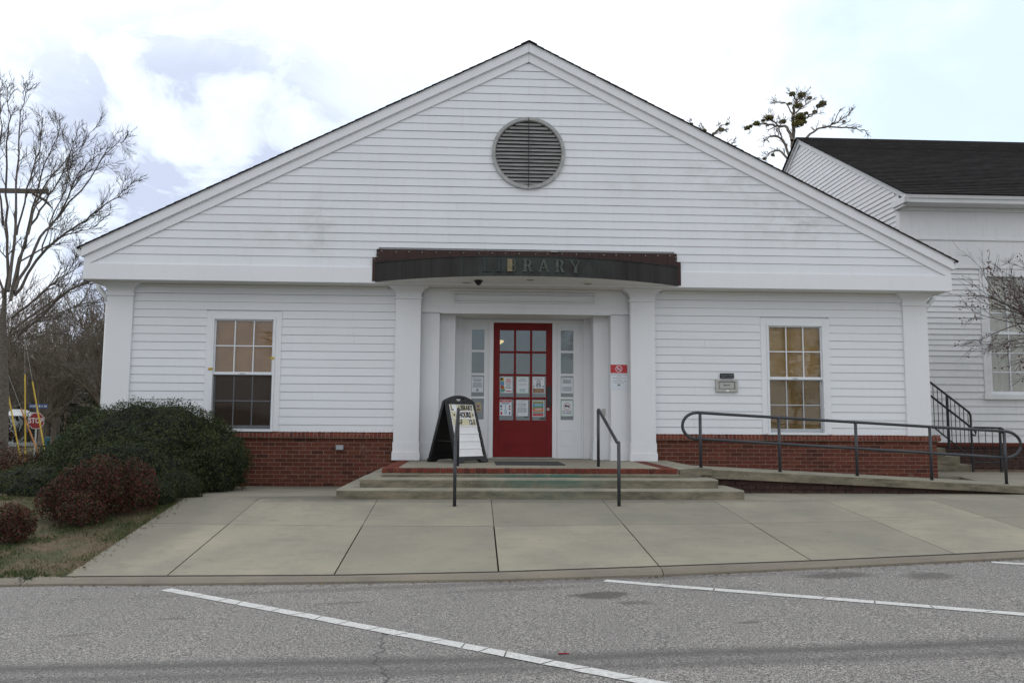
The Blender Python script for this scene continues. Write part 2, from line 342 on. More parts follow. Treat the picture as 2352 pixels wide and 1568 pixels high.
blind_pale = simple('cream_blind', (.64, .42, .16), .8, 0, .12, 4)
curtain_m = simple('pale_curtain', (.78, .75, .68), .9, 0, .1, 3)
room_m = simple('dim_room_paint', (.55, .54, .48), .9, 0, .2, 2)
dark_m = simple('dark_void', (.012, .012, .013), .9)
metal_m = simple('brushed_metal', (.42, .42, .39), .45, .5, .12, 20)
greybox_m = simple('grey_cover', (.32, .34, .36), .5, 0, .1, 10)
gutter_m = simple('gutter_white', (.70, .73, .73), .4, 0, .06)
woodvent_m = NB('weathered_grey_wood'); b = woodvent_m; P = b.pos()
c = b.mix(b.ramp(b.noise(b.map(P, (2, 10, 26)), 2.5, 6, .7), (.38, 0.), (.7, 1.)), (.30, .305, .30), (.14, .125, .11))
b.col(c); b.rough(.85); woodvent_m = b.m
ventring_m = simple('vent_ring_metal', (.34, .345, .335), .6, .1, .2, 9)
paper_m = simple('white_paper', (.70, .74, .78), .8, 0, .03)
ink_m = simple('black_ink', (.03, .03, .035), .7, 0, .0)
greyink_m = simple('grey_ink', (.22, .23, .26), .7)
board_m = simple('letter_board_white', (.80, .80, .80), .5, 0, .03)
yellowed_m = simple('yellowed_letter_tile', (.68, .62, .42), .5, 0, .08)
signred_m = simple('sign_red', (.50, .03, .035), .45, 0, .04)
stopred_m = simple('stop_sign_red', (.22, .008, .012), .5, 0, .1)
yellow_m = simple('yellow_guy_guard', (.55, .38, .04), .5, 0, .25, 3)
orange_m = simple('orange_guy_guard', (.42, .17, .04), .5, 0, .2, 3)
blue_m = simple('street_sign_blue', (.015, .05, .17), .5)
teal_m = simple('teal_car_paint', (.03, .14, .17), .35, .2, .1)
green_m = simple('green_bin_plastic', (.01, .09, .06), .5)
housewhite_m = simple('house_white', (.60, .62, .62), .7)
pole_m = simple('weathered_pole_wood', (.12, .10, .08), .95, 0, .3, 12)
mat_m = simple('black_rubber_mat', (.035, .035, .036), .95, 0, .2, 60, .6)
lamp_m = NB('lit_lamp'); lamp_m.p.inputs['Emission Color'].default_value = (1, .72, .32, 1); lamp_m.p.inputs['Emission Strength'].default_value = 1.0; lamp_m.col((.8, .6, .3)); lamp_m = lamp_m.m
PC = {k: simple('print_'+k, v, .7, 0, .02) for k, v in dict(blue=(.10, .28, .45), green=(.12, .30, .16), orange=(.55, .14, .05), yellow=(.60, .42, .08), red=(.50, .03, .05), brown=(.20, .09, .06), pink=(.55, .25, .30), teal=(.10, .30, .30), grey=(.25, .27, .28), tan=(.45, .35, .22), olive=(.28, .28, .10), navy=(.04, .06, .2), palegreen=(.55, .68, .58)).items()}

# ------------------------------------------------------------------ mesh helpers
WL = {}                                     # world location of every object's origin
def wloc(o): return WL.get(o.name, Vector((0, 0, 0)))
class MB:
    def __init__(s): s.v = []; s.f = []
    def add(s, vs, fs):
        n = len(s.v); s.v += [tuple(p) for p in vs]; s.f += [tuple(i+n for i in f) for f in fs]; return s
    def box(s, x0, x1, y0, y1, z0, z1):
        return s.add([(x0, y0, z0), (x1, y0, z0), (x1, y1, z0), (x0, y1, z0), (x0, y0, z1), (x1, y0, z1), (x1, y1, z1), (x0, y1, z1)],
                     [(0, 3, 2, 1), (4, 5, 6, 7), (0, 1, 5, 4), (1, 2, 6, 5), (2, 3, 7, 6), (3, 0, 4, 7)])
    def prism(s, front, back):              # two matching closed outlines
        n = len(front); fs = [tuple(range(n)), tuple(range(2*n-1, n-1, -1))]
        fs += [(i, n+i, n+(i+1) % n, (i+1) % n) for i in range(n)]
        return s.add(list(front)+list(back), fs)
    def xz(s, pts, y0, y1): return s.prism([(x, y0, z) for x, z in pts], [(x, y1, z) for x, z in pts])
    def xy(s, pts, z0, z1): return s.prism([(x, y, z1) for x, y in pts], [(x, y, z0) for x, y in pts])
    def yz(s, pts, x0, x1): return s.prism([(x0, y, z) for y, z in pts], [(x1, y, z) for y, z in pts])
    def tube(s, pts, rad, n=8, cap=True):
        pts = [Vector(p) for p in pts]; k = len(pts)
        if isinstance(rad, (int, float)): rad = [rad]*k
        base = len(s.v); ref = None
        for i in range(k):
            d = (pts[min(i+1, k-1)]-pts[max(i-1, 0)])
            d = d.normalized() if d.length > 1e-9 else Vector((0, 0, 1))
            if ref is None: ref = Vector((0, 0, 1)) if abs(d.z) < .9 else Vector((1, 0, 0))
            a = d.cross(ref)
            if a.length < 1e-4: a = d.cross(Vector((0, 1, 0)))
            a.normalize(); bb = d.cross(a); ref = a.cross(d) if False else ref
            for j in range(n):
                t = 2*math.pi*j/n
                s.v.append(tuple(pts[i]+(a*math.cos(t)+bb*math.sin(t))*rad[i]))
        for i in range(k-1):
            for j in range(n):
                p = base+i*n; j2 = (j+1) % n
                s.f.append((p+j, p+j2, p+n+j2, p+n+j))
        if cap:
            s.f.append(tuple(base+j for j in range(n))[::-1]); s.f.append(tuple(base+(k-1)*n+j for j in range(n)))
        return s
    def build(s, name, m, parent=None, smooth=False, bevel=0, kind=None, loc=None):
        vs = [Vector(p) for p in s.v]
        if loc is None:
            lo = [min(p[i] for p in vs) for i in range(3)]; hi = [max(p[i] for p in vs) for i in range(3)]
            loc = Vector(((lo[0]+hi[0])/2, (lo[1]+hi[1])/2, lo[2]))
        loc = Vector(loc)
        me = bpy.data.meshes.new(name); me.from_pydata([tuple(p-loc) for p in vs], [], s.f); me.materials.append(m)
        if smooth:
            for p in me.polygons: p.use_smooth = True
        return link(name, me, parent, loc, bevel, kind)
def link(name, me, parent, loc, bevel=0, kind=None):
    o = bpy.data.objects.new(name, me); COL.objects.link(o); WL[o.name] = Vector(loc)
    if parent: o.parent = parent; o.location = Vector(loc)-wloc(parent)
    else: o.location = loc
    if bevel:
        bv = o.modifiers.new('bevel', 'BEVEL'); bv.width = bevel; bv.segments = 1 if bevel < .004 else 2; bv.limit_method = 'ANGLE'
    if kind: o['kind'] = kind
    return o
def tag(o, label=None, cat=None, group=None, kind=None):
    if label: o['label'] = label
    if cat: o['category'] = cat
    if group: o['group'] = group
    if kind: o['kind'] = kind
    return o
def thing(name, loc, label, cat, group=None):
    o = bpy.data.objects.new(name, None); COL.objects.link(o); o.location = loc; o.empty_display_size = .2; WL[o.name] = Vector(loc)
    return tag(o, label, cat, group)
def BX(name, m, parent, x0, x1, y0, y1, z0, z1, bevel=0, **k): return MB().box(x0, x1, y0, y1, z0, z1).build(name, m, parent, bevel=bevel, **k)
def text_mesh(txt, size, extrude=.001, align='CENTER', offset=0, sx=1):
    cu = bpy.data.curves.new('t', 'FONT'); cu.body = txt; cu.size = size; cu.extrude = extrude; cu.align_x = align; cu.align_y = 'CENTER'; cu.offset = offset; cu.resolution_u = 2
    o = bpy.data.objects.new('t', cu); COL.objects.link(o)
    dg = bpy.context.evaluated_depsgraph_get(); me = bpy.data.meshes.new_from_object(o.evaluated_get(dg))
    bpy.data.objects.remove(o); bpy.data.curves.remove(cu)
    vs = [(v.co.x*sx, v.co.y, v.co.z) for v in me.vertices]; fs = [tuple(p.vertices) for p in me.polygons]; bpy.data.meshes.remove(me)
    return vs, fs
def text_xz(mb, txt, size, x, y, z, extrude=.001, align='CENTER', offset=0, sx=1):      # lettering that faces -y
    vs, fs = text_mesh(txt, size, extrude, align, offset, sx)
    return mb.add([(x+a, y-c_, z+b_) for a, b_, c_ in vs], fs)

# ------------------------------------------------------------------ terrain
K = [(-30, -6.6, -.75), (-8, -6.15, -.53), (-3.76, -6.12, -.43), (-2.8, -6.23, -.405), (-1.25, -6.4, -.37), (.24, -6.5, -.325), (1.7, -6.45, -.287), (3.19, -6.3, -.263), (4.67, -6.1, -.236), (5.5, -5.95, -.225), (7, -5.6, -.2), (9, -5.1, -.18), (14, -4.3, -.15), (40, -2.5, -.1)]
def interp(x, xs, ys):
    if x <= xs[0]: return ys[0]
    for i in range(1, len(xs)):
        if x <= xs[i]:
            t = (x-xs[i-1])/(xs[i]-xs[i-1]); return ys[i-1]*(1-t)+ys[i]*t
    return ys[-1]
KX = [k[0] for k in K]; KY = [k[1] for k in K]; KZ = [k[2] for k in K]
def ky(x): return interp(x, KX, KY)
def kz(x): return interp(x, KX, KZ)
AX = [-30, -6, -4.08, -2.67, -1.17, .225, 1.68, 3.12, 4.59, 5.4, 9, 40]; AZ = [-.8, -.52, -.486, -.457, -.413, -.378, -.349, -.315, -.285, -.275, -.25, -.18]
def za(x): return interp(x, AX, AZ)
def zs(x, y):
    if y > -3.06: return -.075*min(1, (y+3.06)/3.0) if x < 3 else 0.0
    t = (y+3.06)/(ky(x)+3.06); return kz(x)*t
def zg(x, y):                                # open ground
    if y < -3.06: z = zs(x, y)
    else: z = -.02-.06*min(1, (y+3.06)/3)
    if x > 6.5:
        t = min(1, (x-6.5)/2); z = z*(1-t)+(.05 if y > -2.4 else zs(x, y))*t
    far = max(0, min(1, (y-3)/20))*max(0, min(1, (9-x)/14))
    left = max(0, min(1, (-x-9)/14))
    return z-1.05*max(far, left*.9)
def axis(a, b_, n): return [a+(b_-a)*i/n for i in range(n+1)]
def sheet(name, m, xs, ys, fz, kind='structure', skirt=None):
    mb = MB(); vs = [(x, y, fz(x, y)) for y in ys for x in xs]; nx = len(xs)
    fs = [(j*nx+i, j*nx+i+1, (j+1)*nx+i+1, (j+1)*nx+i) for j in range(len(ys)-1) for i in range(nx-1)]
    mb.add(vs, fs); return tag(mb.build(name, m, None, loc=(0, 0, 0), smooth=True), kind=kind)
gx = [-400, -150, -80, -50]+axis(-40, -10, 15)+axis(-9, 16, 25)+[20, 30, 50, 100, 400]
# ground behind the kerb; row positions follow the kerb line
mb = MB(); rows = []
tt = axis(0, 1, 8)
for x in gx:
    k0 = ky(max(-30, min(40, x)))+.06
    col = [(x, k0+(-3.06-k0)*t) for t in tt]+[(x, y) for y in (-2, -1, 0, 1.5, 3, 6, 10, 15, 20, 26, 35, 50, 80, 150, 400, 900)]
    rows.append([(a, b_, zg(max(-30, min(40, a)), b_)-.012 if not (-3.7 < a < 40 and b_ < -2.2) else zg(a, b_)-.10) for a, b_ in col])
nR = len(rows[0]); mb.add([p for r_ in rows for p in r_], [(i*nR+j, (i+1)*nR+j, (i+1)*nR+j+1, i*nR+j+1) for i in range(len(rows)-1) for j in range(nR-1)])
ground = tag(mb.build('ground', soil_m, None, loc=(0, 0, 0), smooth=True), kind='structure')
# asphalt lot in front
mb = MB(); rows = []
for x in [-400, -120, -60]+axis(-30, 30, 60)+[60, 120, 400]:
    xc = max(-30, min(40, x)); k0 = ky(xc)-.12
    rows.append([(x, k0-d_, za(xc)) for d_ in (0, .1, .5, 1, 2, 4, 8, 16, 40, 120, 400)][::-1])
nR = len(rows[0]); mb.add([p for r_ in rows for p in r_], [(i*nR+j, (i+1)*nR+j, (i+1)*nR+j+1, i*nR+j+1) for i in range(len(rows)-1) for j in range(nR-1)])
tag(mb.build('parking_lot', asphalt_m, None, loc=(0, 0, 0), smooth=True), kind='structure')

# kerb: cast in lengths
kerb = thing('kerb', (0, -6.5, -.4), None, None); kerb['kind'] = 'structure'
kj = [-12, -9, -6, -4.05, 1.70, 7.7, 12, 20]
for a, b_ in zip(kj[:-1], kj[1:]):
    n = max(2, int((b_-a)/.35)); xs = axis(a+.004, b_-.004, n); mb = MB(); prof = []
    for x in xs:
        y0 = ky(x)-.012; z0 = kz(x); zb = za(x)
        h = noise.noise(Vector((x*3, 0, 0)))*.006
        prof.append([(x, y0+(.10 if x < -3.78 else 0), z0-.15), (x, y0+(.10 if x < -3.78 else 0), z0), (x, y0-.07, z0-.004+h), (x, y0-.115, z0-.018+h), (x, y0-.15, zb+.02), (x, y0-.165+h, zb-.03), (x, y0-.165, zb-.15)])
    m_ = len(prof[0]); mb.add([p for q in prof for p in q], [(i*m_+j, i*m_+j+1, (i+1)*m_+j+1, (i+1)*m_+j) for i in range(n) for j in range(m_-1)]+[tuple(range(m_))[::-1], tuple(n*m_+j for j in range(m_))])
    mb.build('kerb_stone', kerb_m, kerb)

# sidewalk: cast slabs with real joints
walk = thing('sidewalk', (0, -4.6, -.2), None, None); walk['kind'] = 'structure'
sxs = [-3.76, -2.79, -1.25, .235, 1.705, 3.185, 4.7, 6.2, 7.7, 9.2, 10.7, 12.2]
LJ = [(-3.76, -4.25), (-1.41, -4.51), (.31, -4.65), (2.55, -4.61), (4.65, -4.46), (6.66, -4.18), (12.3, -3.5)]
def lj(x): return interp(x, [p[0] for p in LJ], [p[1] for p in LJ])
def slab(x0, x1, fy0, fy1, g=.006, nx=6, ny=6, fz=zs, th=.1):
    mb = MB(); top = []
    for j in range(ny+1):
        for i in range(nx+1):
            x = x0+g+(x1-x0-2*g)*i/nx; a = fy0(x)+g; c_ = fy1(x)-g; y = a+(c_-a)*j/ny
            ed = .004 if (i in (0, nx) or j in (0, ny)) else 0
            top.append((x, y, fz(x, y)-ed))
    n = nx+1; fs = [(j*n+i, j*n+i+1, (j+1)*n+i+1, (j+1)*n+i) for j in range(ny) for i in range(nx)]
    rim = [i for i in range(n)]+[j*n+nx for j in range(1, ny+1)]+[ny*n+i for i in range(nx-1, -1, -1)]+[j*n for j in range(ny-1, 0, -1)]
    N0 = len(top); vs = top+[(top[i][0], top[i][1], top[i][2]-th) for i in rim]; m_ = len(rim)
    fs += [(rim[k], N0+k, N0+(k+1) % m_, rim[(k+1) % m_]) for k in range(m_)]
    return mb.add(vs, fs)
for i in range(len(sxs)-1):
    a, b_ = sxs[i], sxs[i+1]
    gg = .008 if i < 6 else .004
    slab(a, b_, lambda x: ky(x), lambda x: lj(x), gg).build('slab', walk_m, walk)
    slab(a, b_, lambda x: lj(x), lambda x: -3.04, .004).build('slab', walk_m, walk)
# flat slabs running back to the brick wall, left of the steps and right under the ramp
for a, b_ in ((-3.9, -2.79), (-2.79, -1.8)):
    slab(a, b_, lambda x: -3.04, lambda x: -.02, .003, 4, 6).build('slab', walk_m, walk)
for a, b_ in ((3.62, 4.7), (4.7, 6.2), (6.2, 7.7), (7.7, 9.2), (9.2, 10.7), (10.7, 12.2)):
    slab(a, b_, lambda x: -3.04, lambda x: -2.0 if x < 8.7 else 1.0, .003, 4, 4, lambda x, y: 0.0+max(0, min(1, (y+2.2)/1.2))*.09).build('slab', walk_m, walk)
es = MB(); exs = axis(-3.78, 12, 60); rs = []
for x in exs: rs += [(x, ky(x)-.016, kz(x)+.0035), (x, ky(x)+.014, kz(x)+.0045), (x, ky(x)-.016, kz(x)-.04), (x, ky(x)+.014, kz(x)-.04)]
es.add(rs, [(4*i, 4*i+4, 4*i+5, 4*i+1) for i in range(60)]+[(4*i+2, 4*i+6, 4*i+4, 4*i) for i in range(60)]); es.build('expansion_strip', joint_m, walk)
MB().add([(x, y, zg(x, y)-.06) for y in (-6.0, -5, -4, -3, -2.1) for x in axis(-3.6, 12, 12)], [(j*13+i, j*13+i+1, (j+1)*13+i+1, (j+1)*13+i) for j in range(4) for i in range(12)]).build('joint_filler', joint_m, walk)

# painted parking lines: strips broken by transverse cracks
def park_line(x0, y0, x1, y1, w_, seed, segs):
    r_ = random.Random(seed); th = thing('parking_line', (x0, y0, za(x0)), None, None); th['kind'] = 'structure'
    L_ = math.hypot(x1-x0, y1-y0); d = Vector(((x1-x0)/L_, (y1-y0)/L_)); n_ = Vector((-d.y, d.x)); s0 = 0; sk = .0
    while s0 < L_:
        ln = r_.uniform(*segs); s1 = min(L_, s0+ln); sk1 = r_.uniform(-.03, .05); mb = MB(); k = max(3, int((s1-s0)/.07)); A = []; B = []
        for i in range(k+1):
            t = i/k; s_ = s0+(s1-s0)*t; off = sk*(1-t)+sk1*t
            for lst, sg in ((A, 1), (B, -1)):
                e = w_/2+r_.uniform(-.004, .004)
                p = Vector((x0, y0))+d*(s_+off*sg+(.004 if i == 0 else -.004 if i == k else 0))+n_*sg*e
                lst.append((p.x, p.y, za(p.x)+.004))
        mb.add(A+B, [(i, i+1, k+1+i+1, k+1+i) for i in range(k)]); mb.build('paint_strip', paintline_m, th)
        s0 = s1+.003; sk = sk1
park_line(-2.66, -6.58, 1.9, -10.3, .10, 1, (.16, .34))
park_line(1.15, -6.74, 6.5, -9.85, .10, 2, (.3, .55))
park_line(4.9, -6.30, 8.5, -8.1, .10, 3, (.3, .55))

# ------------------------------------------------------------------ library building
CX = .875
lib = thing('library_building', (CX, 0, 0), 'white clapboard library with broad gable front, brick foundation and red entrance door', 'building')
# --- body: side and back walls
BX('side_wall', wall_siding_m, lib, -6.18, -6.0, .12, 16, .72, 3.3); BX('side_wall', wall_siding_m, lib, 7.75, 7.93, .12, 16, .72, 3.3)
BX('rear_wall', wall_siding_m, lib, -6.0, 7.75, 15.8, 16, 0, 3.3)
BX('ceiling', soffit_m, lib, -6.0, 7.75, .2, 15.8, 3.36, 3.40)
BX('floor', room_m, lib, -6.0, 7.75, 1.2, 15.8, .30, .355)
# --- front wall backing (around windows and entrance)
fwl, fwr = MB(), MB()
LW = (-4.44, -3.38); RW = (5.075, 6.095)       # window openings
def holed(mb, x0, x1, w0, w1, z0, z1, h0, h1, y0, y1):      # one wall panel with a window hole
    o = [(x0, z0), (x1, z0), (x1, z1), (x0, z1)]; i = [(w0, h0), (w1, h0), (w1, h1), (w0, h1)]
    vs = [(a, y0, c_) for a, c_ in o+i]+[(a, y1, c_) for a, c_ in o+i]; fs = []
    for k in range(4):
        n_ = (k+1) % 4; fs += [(k, n_, 4+n_, 4+k), (8+n_, 8+k, 12+k, 12+n_), (n_, k, 8+k, 8+n_), (4+k, 4+n_, 12+n_, 12+k)]
    return mb.add(vs, fs)
front_l = holed(fwl, -6.18, -1.2, LW[0], LW[1], .82, 3.30, .86, 2.75, .02, .12).build('front_wall', wall_siding_m, lib)
front_r = holed(fwr, 2.95, 7.93, RW[0], RW[1], .82, 3.30, .86, 2.75, .02, .12).build('front_wall', wall_siding_m, lib)
EXP = .1378
def clap(x0a, x1a, x0b, x1b, z0, z1, yf, parent, m, lip=.013, back=.008):
    # a tapered board: thick lower edge proud of the board below
    zt = z1-.0045
    mb = MB(); mb.add([(x0a, yf-lip, z0), (x1a, yf-lip, z0), (x1a, yf+back, z0), (x0a, yf+back, z0), (x0b, yf-.003, zt), (x1b, yf-.003, zt), (x1b, yf+back, zt), (x0b, yf+back, zt)],
           [(0, 3, 2, 1), (4, 5, 6, 7), (0, 1, 5, 4), (1, 2, 6, 5), (2, 3, 7, 6), (3, 0, 4, 7)])
    return mb.build('clapboard', m, parent)
for x0, x1, win in ((-5.765, -1.355, LW), (3.10, 7.515, RW)):
    zl = .82; k = 0
    z = .951-.0 if False else .943
    lines = [.82]+[.943+EXP*i for i in range(18)]
    cas0, cas1 = (win[0]-.10, win[1]+.10)
    for z0, z1 in zip(lines[:-1], lines[1:]):
        z1 = min(z1, 3.29)
        if z0 >= 3.29: break
        segs = [(x0, cas0), (cas1, x1)] if z0 < 2.80 else [(x0, x1)]
        for a, b_ in segs:
            j = rnd.uniform(-.0015, .0015)
            cut = a+(b_-a)*rnd.uniform(.25, .75); par = front_l if x0 < 0 else front_r
            if b_-a > 1.4 and rnd.random() < .35:
                clap(a, cut-.001, a, cut-.001, z0+j, z1+j, .0, par, wall_siding_m); clap(cut+.001, b_, cut+.001, b_, z0+j*.2, z1+j*.2, .0, par, wall_siding_m)
            else: clap(a, b_, a, b_, z0+j, z1+j, .0, par, wall_siding_m)
# --- windows
def sash_window(x0, x1, blind, scr=None):
    scr = scr or screen_m
    W_ = thing('window', ((x0+x1)/2, 0, .86), None, None); W_.parent = lib; W_.location = wloc(W_)-wloc(lib)
    MB().box(x0-.10, x0, -.022, .04, .825, 2.845).box(x1, x1+.10, -.022, .04, .825, 2.845).box(x0-.0, x1+.0, -.0225, .04, 2.745, 2.845).build('casing', trim_m, W_, bevel=.003)
    MB().box(x0, x0+.035, -.034, .06, .86, 2.745).box(x1-.035, x1, -.034, .06, .86, 2.745).box(x0+.035, x1-.035, -.0345, .06, 2.71, 2.745).box(x0-.02, x1+.02, -.06, .06, .822, .86).build('frame', frame_m, W_, bevel=.002)
    a, c_ = x0+.035, x1-.035
    # upper sash in front plane, lower sash behind
    MB().box(a, a+.022, .005, .04, 1.80, 2.71).box(c_-.022, c_, .005, .04, 1.80, 2.71).box(a+.022, c_-.022, .0055, .04, 2.69, 2.71).box(a, c_, -.004, .04, 1.775, 1.822).build('upper_sash', frame_m, W_, bevel=.002)
    MB().box(a, a+.03, .045, .075, .86, 1.79).box(c_-.03, c_, .045, .075, .86, 1.79).box(a+.03, c_-.03, .0455, .075, .86, .925).box(a+.03, c_-.03, .0455, .075, 1.76, 1.79).build('lower_sash', frame_m, W_, bevel=.002)
    BX('sash_lock', metal_m, W_, (a+c_)/2-.045, (a+c_)/2+.03, -.018, -.004, 1.790, 1.802)
    for (z0, z1, zm, y, e) in ((1.822, 2.69, 2.262, .012, .022), (.925, 1.76, 1.335, .052, .03)):
        gx0, gx1 = a+e, c_-e; wv = (gx1-gx0)
        m_ = MB()
        for k in (1, 2): m_.box(gx0+wv*k/3-.009, gx0+wv*k/3+.009, y, y+.02, z0, z1)
        for k in range(3):
            q0 = gx0+wv*k/3+(.009 if k else 0); q1 = gx0+wv*(k+1)/3-(.009 if k < 2 else 0); m_.box(q0, q1, y+.001, y+.019, zm-.009, zm+.009)
        m_.build('muntin', frame_m, W_)
        for k in range(3):
            for (q0, q1) in ((z0, zm), (zm, z1)):
                BX('pane', glass_m, W_, gx0+wv*k/3+.002, gx0+wv*(k+1)/3-.002, y+.008, y+.0081, q0+.002, q1-.002)
    BX('insect_screen', scr, W_, a, c_, .042, .0421, .87, 1.77)
    bl = MB(); zz = .90
    while zz < 2.70:
        bl.box(a+.005, c_-.005, .084+rnd.uniform(-.002, .002), .091, zz, zz+.0245); zz += .027
    bo = bl.build('blind', blind, W_); bo['kind'] = 'stuff'
    BX('room_backing', dark_m, W_, a-.05, c_+.05, .14, .15, .80, 2.78)
    return W_
wl = sash_window(*LW, blind_tan, screen_m2); wl['label'] = 'double-hung window with brown blind, left of the entrance'
wr = sash_window(*RW, blind_pale); wr['label'] = 'double-hung window with cream blind, right of the entrance'
BX('tape_patch', yellow_m, wl, -4.475, -4.40, -.040, -.0345, 1.845, 1.885); BX('tape_patch', yellow_m, wl, -3.455, -3.385, -.040, -.0345, 2.035, 2.075)
# --- corner pilasters and entrance columns
def column(x0, x1, yf, yb, zb, lab=None, base=True, ztop=3.30):
    c_ = thing('column', ((x0+x1)/2, yf, zb), None, None); c_.parent = lib; c_.location = wloc(c_)-wloc(lib)
    zb2 = zb+.305 if base else zb
    BX('shaft', trim_m, c_, x0, x1, yf, yb, zb2, 3.085, bevel=.006)
    if base:
        BX('plinth', trim_m, c_, x0-.022, x1+.022, yf-.022, yb, zb, zb+.14, bevel=.006)
        BX('base_block', trim_m, c_, x0-.010, x1+.010, yf-.010, yb, zb+.14, zb+.305, bevel=.004)
    BX('neck_band', trim_m, c_, x0-.018, x1+.018, yf-.018, yb, 3.085, 3.125, bevel=.004)
    prof = [(0.0, 3.125), (0.0, 3.165), (.012, 3.20), (.035, 3.235), (.075, 3.268), (.12, 3.285), (.125, 3.30)]
    mb = MB(); m_ = len(prof)
    ring = []
    for o_, z in prof: ring.append([(x0-o_, yb, z), (x0-o_, yf-o_, z), (x1+o_, yf-o_, z), (x1+o_, yb, z)])
    mb.add([p for q in ring for p in q], [(i*4+j, i*4+j+1, (i+1)*4+j+1, (i+1)*4+j) for i in range(m_-1) for j in range(3)]+[(3, 2, 1, 0), tuple((m_-1)*4+j for j in range(4))])
    mb.build('capital', trim_m, c_); return c_
column(-6.20, -5.765, -.05, .12, .815, base=False); column(7.515, 7.95, -.05, .12, .815, base=False)
column(-1.352, -.925, -.12, .02, .362); column(2.668, 3.095, -.12, .02, .362)
# --- brick foundation
def brick_mesh(w_, h, d):
    bm = bmesh.new(); bmesh.ops.create_cube(bm, size=1); bmesh.ops.scale(bm, vec=(w_, d, h), verts=bm.verts)
    bmesh.ops.bevel(bm, geom=list(bm.edges), offset=.0025, segments=1, affect='EDGES')
    me = bpy.data.meshes.new('brick'); bm.to_mesh(me); bm.free(); return me
BM = {}
def place_brick(parent, x, y, z, w_=.192, h=.056, d=.09, m=None, name='brick', rot=(0, 0, 0)):
    key = (round(w_, 3), round(h, 3), round(d, 3), m.name)
    if key not in BM: me = brick_mesh(w_, h, d); me.materials.append(m); BM[key] = me
    o = link(name, BM[key], parent, Vector((x, y, z))); o.rotation_euler = rot; return o
PITCH = .0667; BL = .203
def brick_wall(parent, x0, x1, ztop, zbot, yf, single, m=brick_m):
    stuff = MB(); k = 0; z = ztop
    while z-PITCH*.5 > min(zbot(x0), zbot(x1)):
        zc = z-PITCH/2; off = (k % 2)*BL/2; x = x0-off
        while x < x1:
            a = max(x, x0); b_ = min(x+BL, x1); xm = (a+b_)/2
            if b_-a > .03 and zc > zbot(xm)-.02:
                j = rnd.uniform(-.0018, .0018)
                if single(xm):
                    place_brick(parent, xm, yf+.045+j, zc+rnd.uniform(-.0012, .0012), (b_-a)-.0105, m=m, rot=(0, 0, rnd.uniform(-.004, .004)))
                else:
                    stuff.box(a+.005, b_-.005, yf+j, yf+.05, zc-.028, zc+.028)
            x += BL
        z -= PITCH; k += 1
    if stuff.v: tag(stuff.build('hidden_bricks', m, parent), kind='stuff')
CZ = .715
fL = BX('foundation_wall', mortar_m, lib, -6.27, -1.20, .0045, .12, -.25, .80)
fR = BX('foundation_wall', mortar_m, lib, 2.95, 8.045, .0045, .12, -.1, .80)
brick_wall(fL, -6.28, -1.24, CZ, lambda x: -.12, 0, lambda x: x > -3.75)
brick_wall(fR, 3.09, 8.055, CZ, lambda x: .285-.0475*(x-3.1) if x < 7.9 else .0, 0, lambda x: True)
# return of the right-hand foundation round the corner, and side foundations
sb = MB()
for k in range(12):
    y = -.0+(.05 if k % 2 else 0)
    zc = CZ-PITCH*(k+.5)
    yy = .012+(.1 if k % 2 else 0)
    while yy < 15.8 and yy < 3.4:
        sb.box(8.0, 8.056, yy, yy+.192, zc-.028, zc+.028); yy += BL
tag(sb.build('side_bricks', brick_m, fR), kind='stuff')
BX('foundation_side', mortar_m, lib, 7.9, 8.048, .125, 16, -.1, .80); BX('foundation_side', mortar_m, lib, -6.27, -6.12, .125, 16, -.6, .80)
# sloping rowlock cap
def cap_run(parent, x0, x1):
    x = x0
    while x < x1-.03:
        place_brick(parent, x+.0333, .018+rnd.uniform(-.002, .002), .765+rnd.uniform(-.0015, .0015), .0530, .092, .13, cap_m, 'cap_brick', (R(-14), R(rnd.uniform(-6, -2)), 0)); x += .0668
    MB().yz([(-.048, .722), (-.040, .80), (.10, .825), (.10, .72), (.0, .715)], x0, x1).build('cap_mortar', mortar_m, parent)
cap_run(fL, -6.30, -1.355); cap_run(fR, 3.10, 8.09)
BX('cover_plate', greybox_m, lib, -2.315, -2.190, -.045, .0, .525, .605, bevel=.006)

